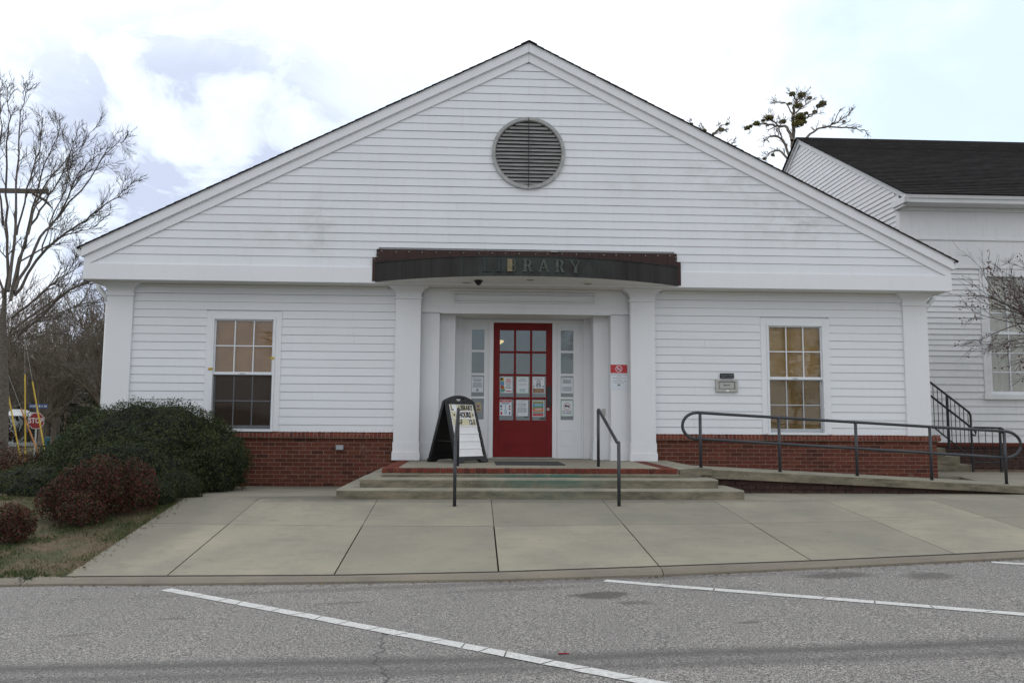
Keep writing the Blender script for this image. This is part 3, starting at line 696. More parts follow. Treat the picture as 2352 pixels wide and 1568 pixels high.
# --- gable end: projects over the wall
YG = -.40; SL = .503
gab = MB(); gab.xz([(CX-7.28, 3.34), (CX+7.28, 3.34), (CX+7.28, 3.66), (CX, 3.66+SL*7.28), (CX-7.28, 3.66)], YG+.02, YG+.10)
gable = gab.build('gable', siding_m, lib)
BX('eave_beam', trim_m, lib, CX-7.315, CX+7.315, YG-.035, YG+.06, 3.297, 3.563, bevel=.004)
def rake_x(z, apex): return (apex-z)/SL
APF = 7.192
VC, VR = (.878, 5.577), .605
z = 3.566; lines = [3.566, 3.597+0*EXP]; lines = [3.566]+[3.597+.1375*i for i in range(1, 28)]
for z0, z1 in zip(lines[:-1], lines[1:]):
    if z0 > APF-.05: break
    z1c = min(z1, APF-.004)
    w0 = rake_x(z0, APF)+.02; w1 = max(.002, rake_x(z1c, APF)+.02)
    j = rnd.uniform(-.0015, .0015)
    c0 = math.sqrt(max(0, VR**2-(z0-VC[1])**2)); c1 = math.sqrt(max(0, VR**2-(z1c-VC[1])**2))
    if z0 < VC[1] < z1c: pass
    if c0 > 0 or c1 > 0:
        clap(CX-w0, VC[0]-c0, CX-w1, VC[0]-c1, z0+j, z1c+j, YG, gable, siding_m)
        clap(VC[0]+c0, CX+w0, VC[0]+c1, CX+w1, z0+j, z1c+j, YG, gable, siding_m)
    else:
        cut = CX+7.2
        if 3.60 < z0 < 3.9:
            hw = 2.58 if z0 < 3.70 else 2.50
            clap(CX-w0, CX-hw, CX-w1, CX-hw, z0+j, z1c+j, YG, gable, siding_m); clap(CX+hw, CX+w0, CX+hw, CX+w1, z0+j, z1c+j, YG, gable, siding_m)
            if z0 > 3.80: clap(CX-hw, CX+hw, CX-hw, CX+hw, z0+j+.035, z1c+j, YG, gable, siding_m)
        elif -6 < -1:
            sp = CX+rnd.choice((-3.4, 2.7, -1.2, 3.6, .003))
            if abs(sp-CX) < w1-.5 and rnd.random() < .45:
                clap(CX-w0, sp-.0015, CX-w1, sp-.0015, z0+j, z1c+j, YG, gable, siding_m); clap(sp+.0015, CX+w0, sp+.0015, CX+w1, z0+j, z1c+j, YG, gable, siding_m)
            else: clap(CX-w0, CX+w0, CX-w1, CX+w1, z0+j, z1c+j, YG, gable, siding_m)
def rake(name, sgn, d0, d1, at, ab, y0, y1, m, parent, bevel=.003):
    # board following the roof slope between half-widths d0..d1, top/bottom apex heights at/ab
    pts = [(CX+sgn*d0, at-SL*d0), (CX+sgn*d1, at-SL*d1), (CX+sgn*d1, ab-SL*d1), (CX+sgn*d0, ab-SL*d0)]
    return MB().xz(pts, y0, y1).build(name, m, parent, bevel=bevel)
for s_ in (-1, 1):
    rake('frieze_board', s_, .0015, 7.312, 7.36, APF, YG-.034, YG+.05, trim_m, lib)
    rake('rake_board', s_, .0015, 7.345, 7.520, 7.352, YG-.075, YG+.04, trim_m, lib)
    rake('drip_mould', s_, .0015, 7.36, 7.528, 7.500, YG-.088, YG-.075, trim_m, lib)
    rake('soffit_moulding', s_, .0015, 7.33, 7.352, 7.338, YG-.047, YG-.034, trim_m, lib)
# soffit under the projecting gable and side eaves
BX('soffit', soffit_m, lib, CX-7.28, CX+7.28, YG+.06, .02, 3.301, 3.34)
BX('bed_moulding', soffit_m, lib, -5.64, -1.49, -.035, .02, 3.255, 3.30, bevel=.01); BX('bed_moulding', soffit_m, lib, 3.235, 7.39, -.035, .02, 3.255, 3.30, bevel=.01)
for s_ in (-1, 1):
    x0, x1 = sorted((CX+s_*7.05, CX+s_*7.31)); BX('side_soffit', soffit_m, lib, x0, x1, .13, 16.3, 3.301, 3.34)
    x0, x1 = sorted((CX+s_*7.285, CX+s_*7.312)); BX('side_fascia', trim_m, lib, x0, x1, YG+.10, 16.3, 3.30, 3.66)
# roof deck and shingle courses; each course is a stepped strip whose end shows at the rake
for s_ in (-1, 1):
    MB().xz([(CX, 7.505), (CX+s_*7.37, 7.505-SL*7.37), (CX+s_*7.37, 7.478-SL*7.37), (CX, 7.478)], YG-.06, 16.4).build('roof_deck', bark2_m, lib)
    n = 58; st = MB(); ln = 7.41/n
    for i in range(n):
        a = i*ln; c_ = (i+1)*ln+.002; zt = 7.530+rnd.uniform(-.0015, .0015); yf = YG-.105+rnd.uniform(-.005, .005)
        q = lambda d_, o: (CX+s_*d_, zt-SL*d_+o)
        st.xz([q(a, .006), q(c_, .013), q(c_, -.016), q(a, -.016)], yf, 16.45)
    st.build('shingle_courses', shingle_m, lib)
MB().xz([(CX-.14, 7.483), (CX, 7.553), (CX+.14, 7.483), (CX+.14, 7.468), (CX, 7.538), (CX-.14, 7.468)], YG-.112, 16.46).build('ridge_cap', shingle_m, lib)
# gutters and downspout elbows
for s_ in (-1, 1):
    xg = CX+s_*7.33
    pr = [(0, .0), (.13, .0), (.115, -.03), (.10, -.07), (.07, -.115), (0, -.125)]
    MB().xz([(xg+s_*a, 3.805+b_) for a, b_ in pr][::s_], YG-.06, 16.2).build('gutter', gutter_m, lib, bevel=.002)
    xe = CX+s_*7.38
    MB().tube([(xe-s_*.0, .25, 3.70), (xe, .25, 3.36), (xe-s_*.02, .25, 3.26), (xe-s_*.14, .25, 3.13), (xe-s_*.20, .25, 3.02)], .045, 8).build('downspout', gutter_m, lib, smooth=True)
    MB().tube([(xe-s_*.20, .25, 3.02), (xe-s_*.20, .25, .1)], .045, 8).build('downspout', gutter_m, lib, smooth=True)
# round louvred vent
vent = thing('round_vent', (VC[0], YG, VC[1]-.62), None, None); vent.parent = lib; vent.location = wloc(vent)-wloc(lib)
def disc(r_, n=48): return [(VC[0]+r_*math.cos(2*math.pi*i/n), VC[1]+r_*math.sin(2*math.pi*i/n)) for i in range(n)]
MB().xz(disc(.60), YG+.012, YG+.018).build('vent_backing', dark_m, vent)
o_, i_ = disc(.628), disc(.574)
cuts = [6, 18, 30, 42]
for q in range(4):
    mb = MB(); ks = [(cuts[q]+i) % 48 for i in range(13)]
    rad = lambda r_, k, fr=0: (VC[0]+r_*math.cos(2*math.pi*k/48+fr), VC[1]+r_*math.sin(2*math.pi*k/48+fr))
    pts = [rad(.628, k, .0015*(6-i)/6) for i, k in enumerate(ks)]+[rad(.574, k, .0015*(6-(12-i))/6) for i, k in enumerate(ks[::-1])]
    for i in range(12):
        A = [pts[i], pts[i+1], pts[25-i-1], pts[25-i]]; mb.xz(A, YG-.050, YG+.01)
    mb.build('vent_ring', ventring_m, vent)
mb = MB()
for i in range(48):
    a, c_ = rad(.576, i), rad(.576, i+1); d_, e_ = rad(.560, i), rad(.560, i+1)
    mb.xz([a, c_, e_, d_], YG-.04, YG+.012)
mb.build('vent_inner_ring', woodvent_m, vent)
for k in range(17):
    zc = VC[1]-.515+k*.0645; hw = math.sqrt(max(.001, .562**2-(zc-VC[1])**2))
    t = rnd.uniform(-.004, .004)
    MB().add([(VC[0]-hw, YG-.036, zc-.034+t), (VC[0]+hw, YG-.036, zc-.034-t), (VC[0]+hw, YG-.024, zc-.036-t), (VC[0]-hw, YG-.024, zc-.036+t),
              (VC[0]-hw, YG-.004, zc+.018+t), (VC[0]+hw, YG-.004, zc+.018-t), (VC[0]+hw, YG+.006, zc+.014-t), (VC[0]-hw, YG+.006, zc+.014+t)],
             [(0, 3, 2, 1), (4, 5, 6, 7), (0, 1, 5, 4), (1, 2, 6, 5), (2, 3, 7, 6), (3, 0, 4, 7)]).build('louvre_slat', woodvent_m, vent)
MB().tube([(VC[0], YG-.056, VC[1]-.60), (VC[0], YG-.056, VC[1]+.61)], .007, 6).build('centre_rod', black_m, vent)

# --- entrance recess
ent = thing('entrance_surround', (CX, .1, .362), None, None); ent.parent = lib; ent.location = wloc(ent)-wloc(lib)
BX('entablature', trim_m, ent, -.93, 2.68, .06, .14, 2.974, 3.30)
BX('header_board', trim_m, ent, -.93, 2.68, .045, .14, 2.882, 2.974, bevel=.003); BX('header_trim', trim_m, ent, -.60, 2.35, .036, .045, 2.868, 2.888)
for zz in (3.262,): BX('bed_moulding', soffit_m, ent, -.80, 2.55, .01, .06, zz, 3.30, bevel=.01)
# title panel: sunk centre inside a raised moulding
tp = (-.375, 2.085, 3.055, 3.228)
MB().box(tp[0], tp[1], .018, .06, tp[3]-.022, tp[3]).box(tp[0], tp[1], .018, .06, tp[2], tp[2]+.022).box(tp[0], tp[0]+.022, .0185, .06, tp[2]+.022, tp[3]-.022).box(tp[1]-.022, tp[1], .0185, .06, tp[2]+.022, tp[3]-.022).box(tp[0]+.032, tp[1]-.032, .028, .06, tp[2]+.030, tp[2]+.044).box(tp[0]+.032, tp[1]-.032, .028, .06, tp[3]-.044, tp[3]-.030).build('title_panel', trim_m, ent, bevel=.002)
for s_ in (-1, 1):
    def P_(name, a, c_, y0, y1, z0, z1, **k):
        x0, x1 = sorted((CX+s_*a, CX+s_*c_)); return BX(name, trim_m, ent, x0, x1, y0, y1, z0, z1, **k)
    P_('outer_pier', 1.487, 1.90, .10, .88, .36, 2.90, bevel=.004)
    P_('inner_pier', 1.222, 1.487, .36, .88, .36, 2.90, bevel=.004)
    P_('pier_plinth', 1.468, 1.90, .078, .80, .3605, .50, bevel=.004); P_('pier_base', 1.477, 1.90, .09, .80, .50, .662, bevel=.003)
    P_('pier_plinth', 1.202, 1.468, .338, .80, .3605, .50, bevel=.004); P_('pier_base', 1.211, 1.477, .348, .80, .50, .662, bevel=.003)
    P_('back_jamb', 1.105, 1.222, .80, 1.0, .36, 2.90)
BX('recess_ceiling', soffit_m, ent, -.62, 2.37, .14, 1.0, 2.888, 2.93)
BX('head_casing', trim_m, ent, CX-1.105, CX+1.105, .83, .95, 2.815, 2.862, bevel=.003); BX('head_fill', trim_m, ent, CX-1.105, CX+1.105, .86, 1.0, 2.862, 2.889)
# sidelights
rows = [(1.053, 1.431), (1.468, 1.852), (1.890, 2.272), (2.311, 2.687)]
for s_ in (-1, 1):
    sl = thing('sidelight', (CX+s_*.82, .88, .362), None, None); sl.parent = lib; sl.location = wloc(sl)-wloc(lib)
    g0, g1 = (CX-.933, CX-.702) if s_ < 0 else (CX+.695, CX+.929)
    e0, e1 = (CX-1.105, CX-.582) if s_ < 0 else (CX+.582, CX+1.105)
    m_ = MB().box(e0, g0, .88, .94, .362, 2.815).box(g1, e1, .88, .94, .362, 2.815).box(g0, g1, .8805, .94, 2.687, 2.815).box(g0, g1, .8805, .94, .362, 1.053)
    m_.build('sidelight_frame', trim_m, sl)
    MB().box(e0, e0+.035, .845, .88, .362, 2.815).box(e1-.035, e1, .845, .88, .362, 2.815).build('casing', trim_m, sl, bevel=.003)
    pz = (.60, .862); m_ = MB()
    for a, c_, z0, z1 in ((g0-.012, g1+.012, pz[1], pz[1]+.012), (g0-.012, g1+.012, pz[0]-.012, pz[0]), (g0-.012, g0, pz[0], pz[1]), (g1, g1+.012, pz[0], pz[1])): m_.box(a, c_, .871, .88, z0, z1)
    m_.build('raised_panel', trim_m, sl)
    m_ = MB()
    for k in range(3): m_.box(g0, g1, .878, .915, rows[k][1], rows[k+1][0])
    m_.build('muntin', trim_m, sl)
    for z0, z1 in rows: BX('pane', door_glass_m, sl, g0, g1, .905, .9051, z0, z1)
# red door
door = thing('door', (CX, .88, .362), None, None); door.parent = lib; door.location = wloc(door)-wloc(lib); door['label'] = 'red panelled door with twelve small panes'
BX('threshold', metal_m, door, CX-.58, CX+.58, .82, .93, .3615, .378)
dx0, dx1 = CX-.536, CX+.538; gz = [(1.043, 1.418), (1.458, 1.842), (1.880, 2.258), (2.297, 2.680)]; gxx = [(.455, .713), (.752, 1.008), (1.047, 1.302)]
m_ = MB().box(dx0, gxx[0][0], .868, .912, .385, 2.81).box(gxx[2][1], dx1, .868, .912, .385, 2.81).box(gxx[0][0], gxx[2][1], .8685, .912, 2.68, 2.81).box(gxx[0][0], gxx[2][1], .8685, .912, .385, 1.043)
m_.build('door_leaf', red_m, door, bevel=.002)
m_ = MB()
for k in range(2): m_.box(gxx[k][1], gxx[k+1][0], .870, .905, 1.043, 2.68)
for k in range(3):
    for q in range(3): m_.box(gxx[q][0], gxx[q][1], .872, .905, gz[k][1], gz[k+1][0])
m_.build('muntin', red_m, door)
m_ = MB()
for a, c_, z0, z1 in ((.44, 1.315, .862, .876), (.44, 1.315, .588, .602), (.44, .454, .602, .862), (1.301, 1.315, .602, .862)): m_.box(a, c_, .861, .868, z0, z1)
m_.build('raised_panel', red_m, door)
for q in gxx:
    for z0, z1 in gz: BX('pane', door_glass_m, door, q[0], q[1], .893, .8931, z0, z1)
BX('push_plate', black_m, door, 1.318, 1.392, .862, .868, 1.285, 1.66)
MB().tube([(1.337, .868, 1.245), (1.337, .852, 1.245)], .026, 16).build('door_lock', metal_m, door)
MB().tube([(1.337, .852, 1.245), (1.337, .849, 1.245)], .008, 8).build('keyhole', dark_m, door)
for zz in (.72, 1.28, 1.92, 2.45): BX('hinge', black_m, door, dx0-.014, dx0-.001, .858, .870, zz, zz+.12)
MB().box(CX-.582, dx0-.002, .85, .93, .362, 2.815).box(dx1+.002, CX+.582, .85, .93, .362, 2.815).build('door_jamb', trim_m, door)
# interior seen through the glass
MB().box(-2.2, -2.1, .95, 5, .36, 3.36).box(3.7, 3.8, .95, 5, .36, 3.36).box(-2.2, 3.8, 5, 5.1, .36, 3.36).build('lobby_wall', room_m, lib)
MB().box(1.25, 2.1, 3.2, 3.6, .36, 3.3).build('lobby_pillar', room_m, lib)
MB().tube([(.50, 3.0, 2.70), (.50, 3.0, 2.665), (.50, 3.0, 2.62)], [.10, .095, .03], 16).build('lit_ceiling_lamp', lamp_m, lib)
MB().box(-.5, .9, 4.2, 4.6, .36, 1.9).box(-.5, .9, 4.15, 4.2, 1.1, 1.14).build('lobby_shelf', pole_m, lib)

# --- curved copper canopy
can = thing('entrance_canopy', (CX, YG-.04, 3.3), None, None); can.parent = lib; can.location = wloc(can)-wloc(lib); can['label'] = 'curved dark copper canopy with the word library'
hc, sg = 2.555, .76; RC = (hc*hc+sg*sg)/(2*sg); yc0 = YG-.045; cyc = yc0-sg+RC
A0 = math.asin(hc/RC)
def arc(t, r_=RC): a = -A0+2*A0*t; return (CX+r_*math.sin(a), cyc-r_*math.cos(a))
ZT0, ZT1 = 3.315, 3.632
npan = 10
for k in range(npan):
    mb = MB(); A = []; B = []
    for i in range(5):
        t = (k+i/4*.992+.004)/npan; A.append(arc(t)); B.append(arc(t, RC-.02))
    for i in range(4):
        mb.prism([(A[i][0], A[i][1], ZT0), (A[i+1][0], A[i+1][1], ZT0), (A[i+1][0], A[i+1][1], ZT1), (A[i][0], A[i][1], ZT1)], [(B[i][0], B[i][1], ZT0), (B[i+1][0], B[i+1][1], ZT0), (B[i+1][0], B[i+1][1], ZT1), (B[i][0], B[i][1], ZT1)])
    mb.build('fascia_panel', copper_m, can)
mb = MB()
for k in range(1, npan):
    x, y = arc(k/npan, RC+.004); mb.box(x-.005, x+.005, y, y+.012, ZT0+.002, ZT1+.006)
mb.build('panel_seam', copper_m, can)
P2 = [arc(i/40, RC-.021) for i in range(41)]
MB().xy([(CX-hc+.0, yc0+.02)]+[p for p in P2 if p[1] < yc0+.019]+[(CX+hc, yc0+.02)], ZT0+.004, ZT0+.02).build('canopy_soffit', soffit_m, can)
# top pan falls slightly to the front, turned lip along the edge
top = MB(); n = 30
for i in range(n):
    a, c_ = arc(i/n, RC+.012), arc((i+1)/n, RC+.012)
    zb_ = lambda t: 3.655+.10*math.sin(math.pi*min(1, max(0, t)))**.6
    top.prism([(a[0], a[1], ZT1+.004), (c_[0], c_[1], ZT1+.004), (c_[0], yc0+.0, zb_((i+1)/n)), (a[0], yc0+.0, zb_(i/n))], [(a[0], a[1], ZT1-.004), (c_[0], c_[1], ZT1-.004), (c_[0], yc0+.0, zb_((i+1)/n)-.008), (a[0], yc0+.0, zb_(i/n)-.008)])
top.build('canopy_top', copper_m, can)
MB().xz([(CX-2.60, 3.325), (CX+2.60, 3.325), (CX+2.60, 3.73), (CX+2.535, 3.73), (CX+2.535, 3.872), (CX-2.535, 3.872), (CX-2.535, 3.73), (CX-2.60, 3.73)], YG-.044, YG-.036).build('wall_flashing', flash_m, can)
mb = MB()
for k in range(22):
    x = CX-2.45+k*.233+rnd.uniform(-.03, .03); mb.tube([(x, YG-.05, 3.83+rnd.uniform(-.01, .01)), (x, YG-.043, 3.83)], .006, 6)
for x, z in ((CX-2.51, 3.80), (CX-2.51, 3.74), (CX+2.51, 3.81), (CX+2.52, 3.75), (CX-2.57, 3.70)): mb.tube([(x, YG-.05, z), (x, YG-.043, z)], .006, 6)
mb.build('screw', housewhite_m, can)
MB().box(1.26, 1.38, YG-.07, YG-.044, 3.862, 3.878).build('bent_clip', metal_m, can)
# letters follow the curved fascia
def bend(vs, x0, zc, d):
    o_ = []
    for a, b_, c_ in vs:
        X = x0+a; ang = (X-CX)/RC; o_.append((CX+(RC+d+c_)*math.sin(ang), cyc-(RC+d+c_)*math.cos(ang), zc+b_))
    return o_
lets = [('L', .10, letter_dim_m), ('I', .32, letter_dim_m), ('B', .50, letter_m), ('R', .74, letter_m), ('A', .985, letter_m), ('R', 1.25, letter_m), ('Y', 1.49, letter_m)]
def stroke_letter(ch):
    # slab-serif capitals, height 1, built from bars and bowls
    mb = MB(); t = .21; s_ = .07; d = .03
    def bar(x0, x1, z0, z1): mb.add([(x0, z0, 0), (x1, z0, 0), (x1, z1, 0), (x0, z1, 0), (x0, z0, d), (x1, z0, d), (x1, z1, d), (x0, z1, d)], [(0, 3, 2, 1), (4, 5, 6, 7), (0, 1, 5, 4), (1, 2, 6, 5), (2, 3, 7, 6), (3, 0, 4, 7)])
    def quad(p): mb.add([(x, z, 0) for x, z in p]+[(x, z, d) for x, z in p], [(3, 2, 1, 0), (4, 5, 6, 7), (0, 1, 5, 4), (1, 2, 6, 5), (2, 3, 7, 6), (3, 0, 4, 7)])
    def bowl(cx, cz, rx, rz):
        n = 9
        for i in range(n):
            a, c_ = -math.pi/2+math.pi*i/n, -math.pi/2+math.pi*(i+1)/n
            quad([(cx+rx*math.cos(a), cz+rz*math.sin(a)), (cx+rx*math.cos(c_), cz+rz*math.sin(c_)), (cx+(rx-t*.95)*math.cos(c_), cz+(rz-.07)*math.sin(c_)), (cx+(rx-t*.95)*math.cos(a), cz+(rz-.07)*math.sin(a))])
    if ch == 'L': bar(.10, .10+t, 0, 1); bar(0, .38, .93, 1); bar(0, .70, 0, .08); bar(.63, .70, .08, .3)
    if ch == 'I': bar(.12, .12+t, 0, 1); bar(0, .41, .93, 1); bar(0, .41, 0, .07)
    if ch == 'B': bar(.10, .10+t, 0, 1); bar(0, .42, .93, 1); bar(0, .42, 0, .07); bar(.27, .42, .48, .55); bowl(.42, .745, .26, .255); bowl(.42, .275, .31, .275)
    if ch == 'R': bar(.10, .10+t, 0, 1); bar(0, .42, .93, 1); bar(0, .36, 0, .07); bar(.27, .42, .45, .52); bowl(.42, .725, .27, .275); quad([(.40, .46), (.58, .46), (.74, .0), (.54, .0)]); bar(.52, .82, 0, .07)
    if ch == 'A': quad([(.36, 1), (.48, 1), (.20, .05), (.10, .05)]); quad([(.36, 1), (.52, 1), (.84, .05), (.64, .05)]); bar(.22, .68, .28, .35); bar(0, .28, 0, .07); bar(.56, .92, 0, .07)
    if ch == 'Y': quad([(.04, .96), (.24, .96), (.50, .45), (.38, .45)]); quad([(.70, .96), (.80, .96), (.56, .45), (.44, .45)]); bar(.38, .38+t, 0, .5); bar(-.04, .32, .93, 1); bar(.60, .90, .93, 1); bar(.28, .66, 0, .07)
    return mb
for ch, x, m in lets:
    s_ = .20; g = stroke_letter(ch); vs = [(a*s_*1.05, b_*s_-s_/2, c_*.5) for a, b_, c_ in g.v]
    mb = MB(); mb.add(bend(vs, x, 3.482, .001), g.f); o = mb.build('letter', m, can)
vs = [(a*.08, b_*.2-.1, .002) for a, b_ in ((0, 0), (1, 0), (1, 1), (0, 1))]
MB().add(bend(vs, .500, 3.485, .018), [(0, 1, 2, 3)]).build('tan_stain', letter_tan_m, can)
# recessed can lights and dome camera under the canopy
for x, y in ((-.147, -.47), (.887, -.85), (1.868, -.56)):
    l_ = thing('recessed_light', (x, y, 3.30), {-.147: 'left recessed light under the copper canopy', .887: 'middle recessed light under the copper canopy', 1.868: 'right recessed light under the copper canopy'}[x], 'light', 'recessed lights under the canopy')
    ring = MB(); n = 24
    for i in range(n):
        a, c_ = 2*math.pi*i/n, 2*math.pi*(i+1)/n
        f = lambda r_, t_: (x+r_*math.cos(t_), y+r_*math.sin(t_))
        ring.xy([f(.10, a), f(.10, c_), f(.07, c_), f(.07, a)], 3.309, 3.3185)
    ring.build('trim_ring', soffit_m, l_)
    MB().tube([(x, y, 3.312), (x, y, 3.3185)], .07, 20).build('lens', simple('tan_lens', (.22, .17, .09), .5), l_)
dc = thing('dome_camera', (.046, -.70, 3.25), 'small black dome camera hanging under the copper canopy', 'camera')
MB().tube([(.046, -.70, 3.3185), (.046, -.70, 3.300)], .072, 16).build('mount', black_m, dc)
MB().tube([(.046, -.70, 3.300), (.046, -.70, 3.275), (.046, -.70, 3.25), (.046, -.70, 3.235)], [.056, .052, .034, .012], 16).build('dome', plastic_m, dc, smooth=True)

# ------------------------------------------------------------------ entrance steps and landing
st = thing('entrance_steps', (CX, -1.5, 0), 'wide concrete entrance steps edged with brick, stained green', 'steps')
def stepslab(x0, x1, y0, y1, z0, z1, name):
    # subdivided front so the nosing wanders a little
    n = 30; F_ = []; Bk = []
    mb = MB(); xs = axis(x0, x1, n); prof = lambda x: noise.noise(Vector((x*2.3, z1*9, 0)))*.006
    rings = [[(x, y0+.004+prof(x), z0) for x in xs], [(x, y0+prof(x), z1-.018) for x in xs], [(x, y0+.012+prof(x), z1-.002+prof(x)*.3) for x in xs], [(x, y0+.03, z1) for x in xs], [(x, y1, z1) for x in xs], [(x, y1, z0) for x in xs]]
    m_ = n+1; mb.add([p for r_ in rings for p in r_], [(k*m_+i, k*m_+i+1, (k+1)*m_+i+1, (k+1)*m_+i) for k in range(5) for i in range(n)]+[tuple(k*m_ for k in range(6))[::1], tuple(k*m_+n for k in range(6))[::-1]])
    return mb.build(name, step_m, st)
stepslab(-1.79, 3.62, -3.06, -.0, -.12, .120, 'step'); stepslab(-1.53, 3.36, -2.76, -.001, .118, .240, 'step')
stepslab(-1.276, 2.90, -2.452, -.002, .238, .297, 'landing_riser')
LZ = .361
for a, b_ in ((-1.07, -.26), (-.26, 1.0), (1.0, 2.19), (2.19, 2.70)):
    BX('landing_slab', walk_m, st, a+.003, b_-.003, -2.25, .88 if (a > -.6 and b_ < 2.4) else .10, .29, LZ-.001, bevel=.003)
BX('landing_bed', mortar_m, st, -1.26, 2.89, -2.44, -.003, .296, LZ-.012)
BX('recess_floor', walk_m, st, -.60, 2.35, .0, 1.0, .28, LZ-.002)
x = -1.276
while x < 2.86:
    place_brick(st, x+.0405, -2.352+rnd.uniform(-.003, .003), .329+rnd.uniform(-.0015, .0015), .072, .060, .200, cap_m, 'border_brick', (0, 0, rnd.uniform(-.01, .01))); x += .0813
for xs_ in (-1.173, 2.80):
    y = -2.21
    while y < -.06:
        place_brick(st, xs_, y+.0, .329+rnd.uniform(-.0015, .0015), .200, .060, .072, cap_m, 'border_brick', (0, 0, rnd.uniform(-.01, .01))); y += .0813
# ramp
rp = thing('access_ramp', (5.8, -1.1, 0), 'long concrete access ramp sloping down to the right beside the brick foundation', 'ramp')
def zr(x): return .372-.0487*(x-3.3)
YR = -2.2
MB().add([(2.904, -2.45, .232), (2.904, -2.45, .360), (3.30, YR, .372), (3.30, YR, .232), (2.904, -.004, .232), (2.904, -.004, .360), (3.30, -.004, .372), (3.30, -.004, .232)],
         [(0, 1, 2, 3), (7, 6, 5, 4), (1, 5, 6, 2), (0, 3, 7, 4), (0, 4, 5, 1), (3, 2, 6, 7)]).build('ramp_landing', step_m, rp)
BX('drain_box', step_m, rp, 3.24, 3.44, YR-.022, YR-.004, .262, .362, bevel=.003)
n = 40; xs = axis(3.303, 8.75, n); mb = MB(); cs = []
for x in xs:
    e = noise.noise(Vector((x*2, 3, 0)))*.006
    zt = zr(x); zb = zt-.145+.005*(x-3.3)
    cs.append([(x, YR+.006, zb), (x, YR+e, zt-.02), (x, YR+.014+e, zt-.002), (x, -.012, zt-.055), (x, -.012, zb-.06)])
m_ = 5; mb.add([p for q in cs for p in q], [(i*m_+j, (i+1)*m_+j, (i+1)*m_+(j+1) % m_, i*m_+(j+1) % m_) for i in range(n) for j in range(m_)]+[tuple(range(m_)), tuple(n*m_+j for j in range(m_))[::-1]])
mb.build('ramp_slab', step_m, rp)
# brick skirt under the ramp
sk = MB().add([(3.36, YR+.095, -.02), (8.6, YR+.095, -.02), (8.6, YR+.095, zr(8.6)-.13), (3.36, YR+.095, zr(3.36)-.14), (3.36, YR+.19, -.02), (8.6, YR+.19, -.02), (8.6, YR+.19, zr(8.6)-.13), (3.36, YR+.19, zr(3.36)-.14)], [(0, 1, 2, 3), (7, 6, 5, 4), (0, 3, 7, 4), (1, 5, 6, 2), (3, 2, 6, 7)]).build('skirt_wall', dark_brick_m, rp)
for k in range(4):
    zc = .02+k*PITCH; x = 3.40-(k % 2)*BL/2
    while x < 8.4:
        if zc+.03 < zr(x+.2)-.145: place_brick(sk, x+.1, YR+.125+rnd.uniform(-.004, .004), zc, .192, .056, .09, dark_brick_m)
        x += BL
BX('doormat', mat_m, None, .335, 1.39, -1.50, -.53, LZ, LZ+.012, bevel=.004); dm = bpy.data.objects['doormat']; tag(dm, 'dark rubber doormat on the landing in front of the red door', 'doormat')

# ------------------------------------------------------------------ handrails
def stair_rail(x, lab, bend_low):
    h = thing('stair_handrail', (x, -2.6, 0), lab, 'handrail', 'handrails on the entrance steps')
    zb = zs(x, -3.55)
    pts = [(x, -1.80, 1.185), (x, -1.83, 1.200), (x, -1.87, 1.198)]+[(x, -1.87-(3.36-1.87)*t, 1.198-(1.198-.775)*t) for t in (.25, .5, .75, .97)]+[(x, -3.385, .762), (x, -3.44, .757), (x, -3.53, .756)]
    MB().tube(pts, .0225, 10).build('rail', rail_m, h, smooth=True)
    MB().tube([(x, -1.80, 1.195), (x, -1.80, LZ)], .0225, 10).build('post', rail_m, h, smooth=True)
    MB().tube([(x, -3.53, .762), (x, -3.53, zb-.03)], .0225, 10).build('post', rail_m, h, smooth=True)
stair_rail(-.235, 'dark grey pipe handrail in front of the letter board', 0)
stair_rail(1.85, 'dark grey pipe handrail right of the red door', 0)
rr = thing('ramp_handrail', (5.6, -2.1, 0), 'long dark grey two-bar pipe handrail with looped ends along the ramp', 'handrail')
YP = -2.1
def zt_(x): return 1.163-.0527*(x-3.305)
def zl_(x): return .782-.0545*(x-3.305)
xa, xb = 3.305, 7.88; ra = (zt_(xa)-zl_(xa))/2; rb = (zt_(xb)-zl_(xb))/2
MB().tube([(x, YP, zt_(x)) for x in axis(xa-.05, xb, 8)], .0225, 10).build('top_rail', rail_m, rr, smooth=True)
MB().tube([(x, YP, zl_(x)) for x in axis(xa-.05, xb, 8)], .0225, 10).build('lower_rail', rail_m, rr, smooth=True)
cl = (zt_(xa)+zl_(xa))/2; cr_ = (zt_(xb)+zl_(xb))/2
MB().tube([(xa-.05-ra*1.12*math.sin(math.pi*t), YP, cl+ra*math.cos(math.pi*t)) for t in axis(0, 1, 14)], .0225, 10).build('end_loop', rail_m, rr, smooth=True)
MB().tube([(xb+.05*0+rb*1.25*math.sin(math.pi*t), YP, cr_+rb*math.cos(math.pi*t)) for t in axis(0, 1, 14)], .0225, 10).build('end_loop', rail_m, rr, smooth=True)
for x in (3.305, 4.475, 5.625, 6.745, 7.875):
    MB().tube([(x, YP, zt_(x)), (x, YP, zr(x)-.03)], .0225, 10).build('post', rail_m, rr, smooth=True)
    MB().tube([(x, YP, zr(x)+.004), (x, YP, zr(x)-.006)], .032, 10).build('post_collar', rail_m, rr)

